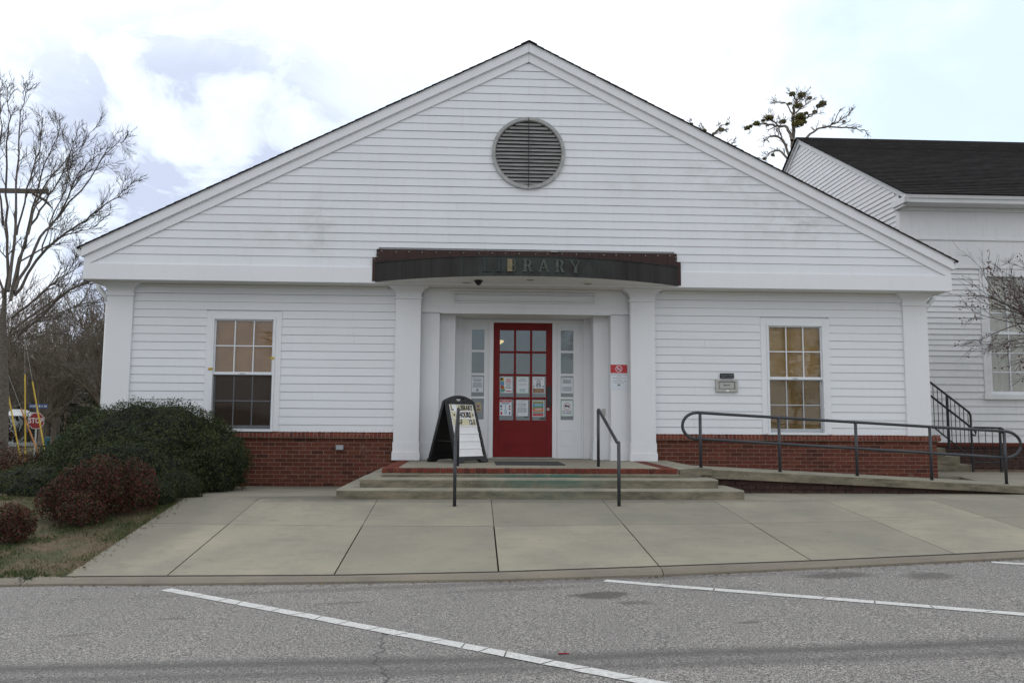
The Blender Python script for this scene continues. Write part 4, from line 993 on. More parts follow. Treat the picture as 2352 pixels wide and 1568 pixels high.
# ------------------------------------------------------------------ letter board (A-frame)
ab = thing('letter_board', (-.26, -.60, LZ), 'black folding sidewalk letter board with library hours, standing left of the red door', 'letter board')
Mx = Matrix.Translation((-.26, -.60, LZ)) @ Matrix.Rotation(R(43), 4, 'Z')
def ab_build(mb, name, m, tilt, sgn, parent=ab, bevel=0, smooth=False):
    # local frame: x along the sign, z up the panel, y outward; hinge at the top
    H = 1.03; T = Mx @ Matrix.Translation((0, 0, H)) @ Matrix.Rotation(R(tilt)*sgn, 4, 'X') @ Matrix.Translation((0, 0, -H/math.cos(R(tilt))+.0))
    flip = Matrix.Rotation(math.pi, 4, 'Z') if sgn > 0 else Matrix.Identity(4)
    mb.v = [tuple((T @ flip @ Vector(p))) for p in mb.v]
    return mb.build(name, m, parent, bevel=bevel, smooth=smooth)
TL = 17.5
for sgn in (-1, 1):
    fr = MB(); Hh = 1.07
    # legs, arched head, base with cut-out feet (outer face at y=-.03)
    for s_ in (-1, 1): fr.xz([(s_*.335, .0), (s_*.285, .0), (s_*.262, Hh-.06), (s_*.302, Hh-.06)][::s_], -.035, .02)
    n = 14; topp = [(-.302+.604*i/n, Hh-.06+.105*math.sin(math.pi*i/n)**.8) for i in range(n+1)]
    lowp = [(-.262+.524*i/n, Hh-.105) for i in range(n+1)]
    # oval hand hole in the head
    hx, hz, hr, hh = 0, Hh-.025, .06, .026
    for i in range(n):
        a, b_ = topp[i], topp[i+1]; c_, d_ = lowp[i+1], lowp[i]
        xm = (a[0]+b_[0])/2
        if abs(xm) < .07: fr.xz([a, b_, (b_[0], hz+hh), (a[0], hz+hh)], -.035, .012); fr.xz([(a[0], hz-hh), (b_[0], hz-hh), (b_[0], Hh-.105), (a[0], Hh-.105)], -.035, .012)
        else: fr.xz([a, b_, c_, d_], -.035, .012)
    fr.box(-.335, .335, -.033, .018, .045, .10)
    for s_ in (-1, 1):
        fr.xz([(s_*.345, 0), (s_*.20, 0), (s_*.175, .03), (s_*.13, .048), (s_*.345, .05)][::s_], -.04, .022)
    if sgn < 0:
        ab_build(fr, 'front_frame', plastic_m, TL, sgn)
        bd = MB().box(-.262, .262, -.026, -.012, .10, .965); ab_build(bd, 'letter_panel', board_m, TL, sgn)
        z0 = .895
        tr = MB()
        for k in range(7):
            z = .965-.1235*k-.1235; tr.box(-.26, .26, -.036, -.0262, z-.004, z+.012)
        ab_build(tr, 'letter_track', yellowed_m if False else board_m, TL, sgn)
        rowsT = [(.905, ''), (.785, ''), (.662, '')]
        tl = MB(); tx = MB(); r_ = random.Random(5)
        for z, t in rowsT:
            x = -.245
            while x < .235:
                w_ = r_.uniform(.038, .05)
                if r_.random() < .82: tl.box(x, min(.25, x+w_-.002), -.0295, -.0266, z-.050, z+.050)
                x += w_
        ab_build(tl, 'letter_tile', yellowed_m, TL, sgn)
        def star(mb, cx, cz, r0):
            p = [(cx+(r0 if i % 2 == 0 else r0*.42)*math.sin(math.pi*i/5), cz+(r0 if i % 2 == 0 else r0*.42)*math.cos(math.pi*i/5)) for i in range(10)]
            for i in range(10): mb.add([(cx, -.0315, cz), (p[i][0], -.0315, p[i][1]), (p[(i+1) % 10][0], -.0315, p[(i+1) % 10][1])], [(0, 2, 1)])
        def put(txt, x, z, al='CENTER'): text_xz(tx, txt, .122, x, -.0308, z, .0006, al, .0045, .64)
        put('L.', -.205, .902); put('LIBRARY', .085, .902); put('HOURS', .040, .782); star(tx, -.190, .785, .028); star(tx, .215, .785, .028); put('M-F', -.105, .659); put('12-5', .165, .659)
        ab_build(tx, 'lettering', ink_m, TL, sgn)
    else:
        ab_build(fr, 'back_frame', plastic_m, TL, sgn)
        ab_build(MB().box(-.262, .262, -.026, -.012, .10, .965), 'back_panel', board_m if False else plastic_m, TL, sgn)
# folding side struts
for s_ in (-1, 1):
    T = Mx; mb = MB()
    p = lambda x, y, z: tuple(T @ Vector((x, y, z)))
    mb.tube([p(s_*.27, -.21, .34), p(s_*.27, .21, .34)], .009, 6); mb.build('hinge_strut', plastic_m, ab)

# ------------------------------------------------------------------ notices on the door, sidelights and pier
def poster(x0, x1, z0, z1, y, lab, base, design, name='notice'):
    p = thing(name, ((x0+x1)/2, y, z0), lab, 'poster', 'paper notices taped to the entrance glass')
    BX('sheet', base, p, x0, x1, y-.0012, y, z0, z1)
    W_, H_ = x1-x0, z1-z0; k = 0
    for d in design:
        t = d[0]; yy = y-.0018-.00025*k; k += 1
        if t == 'b':   # block (fx0, fx1, fz0, fz1, material)
            MB().add([(x0+W_*d[1], yy, z0+H_*d[3]), (x0+W_*d[2], yy, z0+H_*d[3]), (x0+W_*d[2], yy, z0+H_*d[4]), (x0+W_*d[1], yy, z0+H_*d[4])], [(0, 1, 2, 3)]).build('print', d[5], p)
        elif t == 't':  # text (str, fx, fz, size fraction, material)
            mb = MB(); text_xz(mb, d[1], H_*d[4], x0+W_*d[2], yy, z0+H_*d[3], 0, 'CENTER', d[6] if len(d) > 6 else 0); mb.build('lettering', d[5], p)
        elif t == 'l':  # faint text lines (fx0, fx1, fz0, fz1, n, material)
            mb = MB(); r_ = random.Random(len(lab)+k)
            for i in range(d[5]):
                z = z0+H_*(d[3]+(d[4]-d[3])*(i+.5)/d[5]); e = r_.uniform(0, .12)*W_; h = H_*(d[4]-d[3])/d[5]*.22
                mb.add([(x0+W_*d[1]+e, yy, z-h), (x0+W_*d[2]-e, yy, z-h), (x0+W_*d[2]-e, yy, z+h), (x0+W_*d[1]+e, yy, z+h)], [(0, 1, 2, 3)])
            mb.build('small_print', d[6], p)
        elif t == 'o':  # round spots (list of (fx,fz,r), material)
            mb = MB()
            for fx, fz, r_ in d[1]:
                cx, cz = x0+W_*fx, z0+H_*fz; mb.add([(cx+r_*W_*math.cos(2*math.pi*i/10), yy, cz+r_*W_*math.sin(2*math.pi*i/10)) for i in range(10)], [tuple(range(10))])
            mb.build('print', d[2], p)
    return p
YD = .890
poster(.470, .690, 1.535, 1.822, YD, 'white story time flyer with coloured band on its left edge, upper left on the door', paper_m,
       [('b', .03, .30, .04, .97, PC['teal']), ('o', [(.16, .85, .16), (.10, .88, .1)], PC['yellow']), ('o', [(.15, .60, .17)], PC['blue']), ('o', [(.2, .33, .15), (.12, .42, .1)], PC['orange']), ('o', [(.28, .18, .12)], PC['green']), ('l', .38, .95, .62, .92, 4, PC['red']), ('l', .38, .95, .28, .58, 4, greyink_m), ('b', .45, .92, .08, .14, PC['red'])])
poster(.762, .985, 1.530, 1.832, YD, 'pale green flyer with the library hours, upper middle on the door', PC['palegreen'],
       [('b', .06, .94, .05, .95, paper_m), ('t', 'LaFayette', .5, .86, .09, ink_m, .0004), ('t', 'Library Hours', .5, .75, .09, ink_m, .0004), ('t', 'MONDAY - FRIDAY', .5, .58, .055, ink_m), ('t', '12 NOON TO 5 PM', .5, .50, .055, ink_m), ('l', .2, .8, .08, .28, 3, PC['teal'])])
poster(1.055, 1.275, 1.530, 1.830, YD, 'white flyer with grey drawing above a brown text block, upper right on the door', paper_m,
       [('t', 'LaFayette Library', .5, .92, .06, PC['brown']), ('l', .08, .92, .82, .89, 1, PC['brown']), ('o', [(.5, .68, .17)], PC['grey']), ('b', .30, .70, .38, .58, PC['grey']), ('o', [(.5, .46, .07), (.5, .68, .08)], paper_m), ('b', .08, .16, .38, .48, PC['brown']), ('b', .84, .93, .38, .48, PC['brown']), ('b', .05, .95, .03, .30, PC['brown']), ('l', .1, .9, .06, .28, 4, PC['tan'])])
poster(.458, .675, 1.125, 1.408, YD, 'white flyer with red heading and small pictures down both sides, lower left on the door', paper_m,
       [('b', .02, .98, .86, .98, signred_m), ('t', 'LaFayette Library', .5, .92, .07, paper_m, .0003), ('l', .15, .85, .72, .84, 2, PC['navy']), ('l', .35, .65, .1, .68, 8, PC['blue']), ('o', [(.14, .6, .08), (.16, .4, .06)], PC['navy']), ('o', [(.85, .6, .08), (.85, .42, .08)], PC['brown']), ('b', .08, .22, .06, .24, PC['red']), ('b', .80, .90, .06, .24, PC['navy'])])
poster(.758, .975, 1.118, 1.408, YD, 'white flyer with bold black heading, lower middle on the door', paper_m,
       [('t', 'LaFayette Library', .5, .93, .06, greyink_m), ('t', 'HOMESCHOOL', .5, .85, .06, ink_m), ('t', 'SPY ACADEMY', .5, .74, .085, ink_m, .0006), ('l', .1, .9, .62, .68, 1, ink_m), ('l', .06, .94, .2, .56, 6, greyink_m), ('o', [(.1, .1, .04), (.5, .1, .03), (.7, .1, .03)], ink_m)])
poster(1.053, 1.268, 1.110, 1.400, YD, 'colourful striped flyer with white border, lower right on the door', paper_m,
       [('b', .05, .95, .82, .96, PC['olive']), ('b', .05, .95, .64, .82, PC['blue']), ('b', .05, .95, .54, .64, PC['green']), ('b', .05, .95, .36, .54, PC['orange']), ('b', .05, .95, .28, .36, PC['tan']), ('b', .05, .95, .16, .28, PC['grey']), ('b', .05, .95, .04, .16, signred_m), ('l', .12, .88, .40, .52, 2, paper_m), ('l', .15, .85, .67, .79, 2, PC['palegreen'])])
YS = .902
poster(-.052, .158, 1.545, 1.822, YS, 'white typed notice on the left sidelight', paper_m, [('t', 'LAFAYETTE LIBRARY', .5, .90, .065, ink_m), ('l', .1, .9, .72, .84, 2, ink_m), ('l', .06, .94, .3, .66, 6, greyink_m), ('o', [(.5, .16, .1)], PC['grey']), ('l', .35, .65, .05, .12, 1, PC['brown'])])
poster(1.580, 1.797, 1.540, 1.822, YS, 'white typed notice on the right sidelight', paper_m, [('t', 'CHAMBERS COUNTY LIBRARY', .5, .92, .05, ink_m), ('l', .1, .9, .62, .86, 4, ink_m), ('l', .45, .55, .54, .58, 1, ink_m), ('l', .08, .92, .12, .42, 5, greyink_m)])
poster(1.580, 1.797, 1.122, 1.408, YS, 'no food or drink sign on the right sidelight', PC['palegreen'], [('b', .07, .93, .06, .94, paper_m), ('o', [(.5, .63, .30)], signred_m), ('o', [(.5, .63, .26)], paper_m), ('o', [(.42, .66, .10), (.60, .62, .09)], ink_m), ('b', .30, .44, .58, .64, ink_m), ('t', 'NO FOOD', .5, .31, .125, ink_m, .0004), ('t', 'OR DRINK', .5, .18, .125, ink_m, .0004)])
poster(.03, .125, 1.19, 1.36, YS, 'yellowish sticker on the lower left sidelight behind the letter board', PC['tan'], [('o', [(.4, .6, .2)], PC['navy']), ('l', .1, .9, .1, .35, 2, ink_m)])
ns = thing('no_smoking_sign', (2.5, .095, 1.568), 'red and white no smoking sign on the pier right of the door', 'sign')
Y0 = .0985
BX('plate', paper_m, ns, 2.355, 2.645, Y0-.004, Y0, 1.570, 2.012); BX('red_header', signred_m, ns, 2.355, 2.645, Y0-.006, Y0-.0042, 1.866, 2.012)
def ringq(mb, cx, cz, r0, r1, y, n=28):
    for i in range(n):
        a, c_ = 2*math.pi*i/n, 2*math.pi*(i+1)/n
        mb.add([(cx+r1*math.cos(a), y, cz+r1*math.sin(a)), (cx+r1*math.cos(c_), y, cz+r1*math.sin(c_)), (cx+r0*math.cos(c_), y, cz+r0*math.sin(c_)), (cx+r0*math.cos(a), y, cz+r0*math.sin(a))], [(0, 3, 2, 1)])
mb = MB(); ringq(mb, 2.5, 1.939, .048, .058, Y0-.0065)
c45 = math.cos(R(45)); w2 = .006; l2 = .05
mb.add([(2.5-l2*c45+w2*c45, Y0-.007, 1.939+l2*c45+w2*c45), (2.5-l2*c45-w2*c45, Y0-.007, 1.939+l2*c45-w2*c45), (2.5+l2*c45-w2*c45, Y0-.007, 1.939-l2*c45-w2*c45), (2.5+l2*c45+w2*c45, Y0-.007, 1.939-l2*c45+w2*c45)], [(0, 1, 2, 3)])
mb.box(2.468, 2.512, Y0-.0066, Y0-.0064, 1.928, 1.936); mb.box(2.514, 2.528, Y0-.0066, Y0-.0064, 1.928, 1.936); mb.box(2.520, 2.526, Y0-.0066, Y0-.0064, 1.938, 1.956)
mb.build('symbol', paper_m, ns)
mb = MB()
for i, t in enumerate(('All buildings & grounds', 'of the', 'Chambers County', 'Library', 'are smoke-free and', 'tobacco-free')): text_xz(mb, t, .030, 2.5, Y0-.0045, 1.842-.029*i, 0, 'CENTER', .0002)
mb.build('lettering', greyink_m, ns)
MB().xz([(2.472, 1.645), (2.528, 1.645), (2.520, 1.672), (2.500, 1.680), (2.480, 1.672)], Y0-.005, Y0-.0042).build('emblem', greyink_m, ns)
BX('switch_plate', metal_m, lib, 2.235, 2.305, .350, .360, 1.12, 1.25, bevel=.003)

# ------------------------------------------------------------------ book return slot
bd = thing('book_drop', (4.352, -.02, 1.55), 'small grey metal book return slot on the siding beside the right window', 'book drop')
MB().box(4.160, 4.545, -.050, .0, 1.725, 1.772).box(4.160, 4.545, -.050, .0, 1.548, 1.600).box(4.160, 4.212, -.0505, .0, 1.600, 1.725).box(4.498, 4.545, -.0505, .0, 1.600, 1.725).build('frame', metal_m, bd, bevel=.004)
BX('slot_back', dark_m, bd, 4.212, 4.498, -.022, -.012, 1.600, 1.725); BX('flap', metal_m, bd, 4.222, 4.490, -.040, -.024, 1.608, 1.719, bevel=.003)
mb = MB(); text_xz(mb, 'Returns', .036, 4.35, -.0415, 1.668, .0003, 'CENTER', .0008); mb.build('lettering', ink_m, bd)
mb = MB(); text_xz(mb, 'BOOK RETURN', .032, 4.36, -.0515, 1.750, .0003, 'CENTER', .0008); mb.build('lettering', greyink_m, bd)
BX('label_sticker', board_m, bd, 4.335, 4.385, -.052, -.0502, 1.560, 1.582)
pq = thing('black_plaque', (4.358, -.02, 1.79), 'small black plaque with two lines of white text above the book return', 'sign')
BX('plate', dark_m, pq, 4.240, 4.482, -.040, -.022, 1.786, 1.872, bevel=.002)
mb = MB(); text_xz(mb, 'USE ONLY WHEN', .027, 4.36, -.0405, 1.842, .0003); text_xz(mb, 'LIBRARY IS CLOSED', .025, 4.36, -.0405, 1.810, .0003); mb.build('lettering', greybox_m, pq)

# ------------------------------------------------------------------ shrubs
def ico(r=1, sub=1):
    bm = bmesh.new(); bmesh.ops.create_icosphere(bm, subdivisions=sub, radius=r); me = [tuple(v.co) for v in bm.verts], [tuple(v.index for v in f.verts) for f in bm.faces]; bm.free(); return me
def leaf_cloud(n, blobs, size, rng, up=.35, shell=.45, narrow=.5, ground=None):
    # leaf-sized quads through the outer shell of bumpy ellipsoids
    vs, fs = [], []; wts = [b[3]*b[4]+b[3]*b[5]+b[4]*b[5] for b in blobs]
    while len(fs) < n:
        b_ = rng.choices(blobs, wts)[0]; cx, cy, cz, rx, ry, rz = b_
        d = Vector((rng.gauss(0, 1), rng.gauss(0, 1), rng.gauss(0, 1))).normalized()
        if d.z < -.55: continue
        bump_ = 1+.16*noise.noise(Vector((cx, cy, cz))*3+d*2.6)+.11*noise.noise(d*8+Vector((cx, cy, 9)))+.07*noise.noise(d*21+Vector((cy, cx, 4)))
        rr_ = bump_*(1-shell*rng.random()**2.0)
        if rng.random() < .035: rr_ *= 1+rng.random()*.07
        p = Vector((cx+d.x*rx*rr_, cy+d.y*ry*rr_, cz+d.z*rz*rr_))
        g = (ground(p.x, p.y) if ground else 0)
        if p.z < g+.015: continue
        nrm = (d*.9+Vector((rng.gauss(0, .6), rng.gauss(0, .6), rng.gauss(0, .6)+up))).normalized()
        a = nrm.cross(Vector((rng.gauss(0, 1), rng.gauss(0, 1), rng.gauss(0, 1)))).normalized(); c_ = nrm.cross(a)
        s_ = size*rng.uniform(.6, 1.3); a *= s_; c_ *= s_*narrow
        k = len(vs); vs += [tuple(p-a), tuple(p-c_*.9+a*.1), tuple(p+a), tuple(p+c_*.9+a*.1)]; fs.append((k, k+1, k+2, k+3))
    return vs, fs
stem_m = simple('dark_stems', (.06, .04, .03), .95, 0, .3, 12)
core_g = simple('shaded_leaf_core', (.006, .009, .005), 1, 0, .6, 38, 1.0)  # near-black green: shade of the gaps between leaves, put into the colour
def shrub(name, blobs, n, size, m, lab, cat, seed, group=None, stems=26, up=.0, shell=.24, narrow=.55, core_r=.87, core_m=core_g):
    rng = random.Random(seed); bx_ = sum(b[0] for b in blobs)/len(blobs); by_ = sum(b[1] for b in blobs)/len(blobs); gz_ = zg(bx_, by_)
    t = thing(name, (bx_, by_, gz_), lab, cat, group)
    vs, fs = leaf_cloud(n, blobs, size, rng, up, shell, narrow, zg)
    tag(MB().add(vs, fs).build('foliage', m, t, loc=(bx_, by_, gz_)), kind='stuff')
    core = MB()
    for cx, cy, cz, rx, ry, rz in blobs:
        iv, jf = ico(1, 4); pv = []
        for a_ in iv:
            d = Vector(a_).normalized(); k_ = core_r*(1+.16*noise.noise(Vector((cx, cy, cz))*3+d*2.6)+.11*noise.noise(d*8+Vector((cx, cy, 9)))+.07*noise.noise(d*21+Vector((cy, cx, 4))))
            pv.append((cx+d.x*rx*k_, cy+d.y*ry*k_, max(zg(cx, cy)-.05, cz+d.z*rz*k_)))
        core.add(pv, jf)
    if core_r: core.build('shade_core', core_m, t)  # opaque lump added inside the leaves, reads as their shaded depth
    mb = MB()
    for _ in range(stems):
        b_ = rng.choice(blobs); d = Vector((rng.gauss(0, 1), rng.gauss(0, 1), abs(rng.gauss(0, 1))+.25)).normalized()
        q0 = Vector((b_[0]+rng.uniform(-.25, .25)*b_[3], b_[1]+rng.uniform(-.25, .25)*b_[4], zg(b_[0], b_[1])-.03)); q2 = Vector((b_[0]+d.x*b_[3]*.85, b_[1]+d.y*b_[4]*.85, b_[2]+d.z*b_[5]*.85)); q1 = (q0+q2)/2+Vector((rng.uniform(-.06, .06), rng.uniform(-.06, .06), .12))
        mb.tube([q0, q1, q2], [.008, .006, .003], 5)
    mb.build('stems', stem_m, t); return t
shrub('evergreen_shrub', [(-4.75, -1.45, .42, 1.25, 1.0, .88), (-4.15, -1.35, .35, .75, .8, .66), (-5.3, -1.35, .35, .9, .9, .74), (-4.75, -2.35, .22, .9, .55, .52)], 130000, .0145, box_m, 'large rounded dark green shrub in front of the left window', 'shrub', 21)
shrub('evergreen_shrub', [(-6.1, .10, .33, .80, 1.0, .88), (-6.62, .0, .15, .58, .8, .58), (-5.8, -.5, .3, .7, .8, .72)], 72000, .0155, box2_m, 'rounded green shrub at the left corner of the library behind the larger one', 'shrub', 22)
shrub('low_shrub', [(-4.10, -3.25, .04, .34, .32, .24), (-3.98, -2.75, .06, .36, .35, .30), (-4.5, -3.3, .04, .3, .25, .22)], 22000, .010, box_m, 'low grey green shrub at the edge of the sidewalk slab', 'shrub', 23, stems=10)
shrub('low_shrub', [(-6.5, -1.3, .0, .6, .6, .36), (-7.4, -1.2, -.05, .8, .6, .26), (-5.9, -2.1, .0, .6, .5, .36)], 30000, .012, box_m, 'low dark shrub beneath the red hedge at the left edge', 'shrub', 24, stems=12)
shrub('red_nandina', [(-4.66, -4.08, .10, .27, .27, .36), (-4.40, -3.98, .16, .33, .32, .43), (-4.14, -3.72, .12, .30, .30, .42), (-4.46, -4.34, -.04, .27, .24, .26), (-4.90, -4.0, .02, .22, .22, .26)], 27000, .0165, nand_m, 'wide red leaved bush in front of the large green shrub', 'bush', 25, 'red bushes', 40, .1, .75, .42, 0)
shrub('red_nandina', [(-4.92, -4.92, -.12, .19, .17, .24), (-4.81, -4.88, -.12, .14, .13, .19), (-4.87, -4.97, -.2, .17, .14, .15)], 9000, .0145, nand_m, 'small red bush standing alone on the lawn', 'bush', 26, 'red bushes', 9, .1, .8, .42, 0)
shrub('red_nandina', [(-7.7, -.35, .20, .65, .5, .44), (-8.7, -.3, .22, .8, .5, .46), (-7.0, -.6, .14, .35, .35, .34)], 22000, .017, nand_m, 'low red hedge at the left edge behind the dark shrub', 'bush', 27, 'red bushes', 24, .1, .7, .42, 0)

# lawn grass
rng = random.Random(4); vs, fs = [], []
for _ in range(46000):
    x = rng.uniform(-9.5, -3.72); y = rng.uniform(-6.25, -2.2)
    if rng.random() > (.25+1.3*max(0, noise.noise(Vector((x*1.1, y*1.1, 2)))+.35)) : continue
    if y < ky(x)-.02: continue
    z = zg(x, y)-.012; h = rng.uniform(.012, .036); a = rng.uniform(0, 6.28); w_ = rng.uniform(.002, .0045); lx, ly = rng.uniform(-.03, .03), rng.uniform(-.03, .03)
    k = len(vs); vs += [(x-w_*math.cos(a), y-w_*math.sin(a), z), (x+w_*math.cos(a), y+w_*math.sin(a), z), (x+lx, y+ly, z+h)]; fs.append((k, k+1, k+2))
gv, gf = [], []
for _ in range(80000):
    x = rng.uniform(-8.5, -3.74); y = rng.uniform(-6.2, -2.6)
    if noise.noise(Vector((x*1.3, y*1.6, 7)))+.45*noise.noise(Vector((x*5, y*5, 1)))+rng.gauss(0, .16) < .12 or y < ky(x)+.02: continue
    z = zg(x, y)-.010; h = rng.uniform(.014, .042); a = rng.uniform(0, 6.28); w_ = rng.uniform(.003, .006); lx, ly = rng.uniform(-.02, .02), rng.uniform(-.02, .02)
    k = len(gv); gv += [(x-w_*math.cos(a), y-w_*math.sin(a), z), (x+w_*math.cos(a), y+w_*math.sin(a), z), (x+lx, y+ly, z+h)]; gf.append((k, k+1, k+2))
tag(MB().add(gv, gf).build('green_ground_cover', leafmat('fresh_green', [(.045, .07, .022), (.065, .10, .032), (.10, .13, .05)]), None, loc=(-6, -4, -.2)), 'fresh green weeds growing in patches on the tan lawn', 'weeds', kind='stuff')
tag(MB().add(vs, fs).build('lawn_grass', grass_m, None, loc=(-6, -4, -.2)), 'patchy green and tan lawn grass left of the sidewalk', 'grass', kind='stuff')
vs, fs = [], []
litter_m = leafmat('dry_leaves', [(.16, .10, .05), (.22, .15, .08), (.10, .06, .035), (.28, .22, .14)])
for _ in range(1500):
    if rng.random() < .75: x = rng.uniform(-8, -3.6); y = rng.uniform(-6.2, -2.5)
    elif rng.random() < .4: x = rng.uniform(-4, 6); y = ky(x)-.18-abs(rng.gauss(0, .03))
    else: x = rng.gauss(-3.75, .06); y = rng.uniform(-6, -2.8)
    z = (zg(x, y)+.006 if x < -3.76 else (za(x)+.006 if y < ky(x)-.16 else zs(x, y)+.006)); a = rng.uniform(0, 6.28); s_ = rng.uniform(.008, .02)
    k = len(vs); c_, d_ = math.cos(a)*s_, math.sin(a)*s_; vs += [(x-c_, y-d_, z), (x+d_*.6, y-c_*.6, z+.006), (x+c_, y+d_, z+.002), (x-d_*.6, y+c_*.6, z+.008)]; fs.append((k, k+1, k+2, k+3))
tag(MB().add(vs, fs).build('leaf_litter', litter_m, None, loc=(-5, -4, -.2)), 'small dry leaves and clippings scattered along the lawn edge and kerb', 'leaves', kind='stuff')
# tuft in the kerb gap at the far left
vs, fs = [], []
for _ in range(160):
    x = rng.gauss(-4.05, .035); y = ky(x)-.05+rng.gauss(0, .03); a = rng.uniform(0, 6.28); k = len(vs)
    vs += [(x-.003, y, kz(x)-.03), (x+.003, y, kz(x)-.03), (x+rng.uniform(-.03, .03), y+rng.uniform(-.03, .03), kz(x)+rng.uniform(.0, .03))]; fs.append((k, k+1, k+2))
tag(MB().add(vs, fs).build('kerb_weeds', leafmat('weed_green', [(.02, .045, .015), (.04, .08, .025)]), None), 'small green weeds in the kerb gap at the lower left', 'weeds', kind='stuff')
BX('red_wrapper', stopred_m, None, .52, .585, -8.95, -8.935, za(.55)+.002, za(.55)+.006); tag(bpy.data.objects['red_wrapper'], 'small red scrap of litter on the asphalt between the parking lines', 'litter')

# ------------------------------------------------------------------ trees
def grow_tree(rng, base, height, trunk_r, levels, spread, first=.25, nchild=(3, 4), seglen=5, droop=0, lean=(0, 0), min_r=.006, ratio=.68, upb=.28, limbs=None, density=1.0):
    tr = MB(); cr = MB(); tips = []
    def branch(p, d, L_, r0, lev):
        k = seglen if lev < 2 else max(3, seglen-1); pts = [p]; rad = [r0]; q = Vector(p); dd = Vector(d)
        for i in range(k):
            dd = (dd+Vector((rng.gauss(0, .10), rng.gauss(0, .10), rng.gauss(0, .07)+upb*.14-droop*.05*lev))).normalized()
            q = q+dd*(L_/k); pts.append(q.copy()); rad.append(max(min_r*.55, r0*(1-.62*(i+1)/k)))
        (tr if lev == 0 else cr).tube(pts, rad, 7 if lev == 0 else (5 if lev < 3 else 3), cap=False)
        if lev >= levels: tips.append(pts[-1]); return
        n = max(2, int(round(rng.randint(*nchild)*density*(1.5 if lev > 0 else 1))))
        for c_ in range(n):
            t = rng.uniform(first if lev == 0 else .18, 1.0) if c_ < n-1 else 1.0
            i = min(k-1, int(t*k)); f = t*k-i; a = pts[i].lerp(pts[i+1], min(1, f)); ra = rad[i]*(1-f)+rad[i+1]*f
            ax = (pts[i+1]-pts[i]).normalized(); ang = R(rng.uniform(18, 42))*spread*(1 if c_ < n-1 else .4)
            perp = ax.cross(Vector((rng.gauss(0, 1), rng.gauss(0, 1), rng.gauss(0, 1)))).normalized()
            nd = (ax*math.cos(ang)+perp*math.sin(ang)).normalized()
            branch(a, nd, L_*ratio*rng.uniform(.75, 1.15)*(1-.25*(1-t)), max(min_r, ra*rng.uniform(.55, .8)), lev+1)
    if limbs:
        tp = [Vector(base)+Vector((lean[0]*t, lean[1]*t, height*first*t)) for t in (0, .5, 1)]
        tr.tube(tp, [trunk_r*1.25, trunk_r, trunk_r*.92], 9, cap=False)
        for (dx, dy, dz, L_, rf) in limbs: branch(tp[-1]-Vector((0, 0, rng.uniform(0, .25)*height*first)), Vector((dx, dy, dz)).normalized(), L_, trunk_r*rf, 1)
    else: branch(Vector(base), Vector((lean[0], lean[1], 1)).normalized(), height*.5, trunk_r, 0)
    return tr, cr, tips
def tree(name, base, lab, seed, m, group=None, cat='tree', **kw):
    t = thing(name, base, lab, cat, group); tr, cr, tips = grow_tree(random.Random(seed), base, **kw)
    if tr.v: tr.build('trunk', m, t, smooth=True, loc=base)
    tag(cr.build('crown', m, t, loc=base), kind='stuff'); return t, tips
def at(u, v, y):                              # the point of the plane y that the camera sees at (u, v) of a 2500 px wide frame
    u, v = u/1.06293, v/1.06293; d = F+RR*(u-1176)/1880+UU*(784-v)/1880; t = (y+14)/d.y
    return Vector((0, -14, 1.013))+d*t
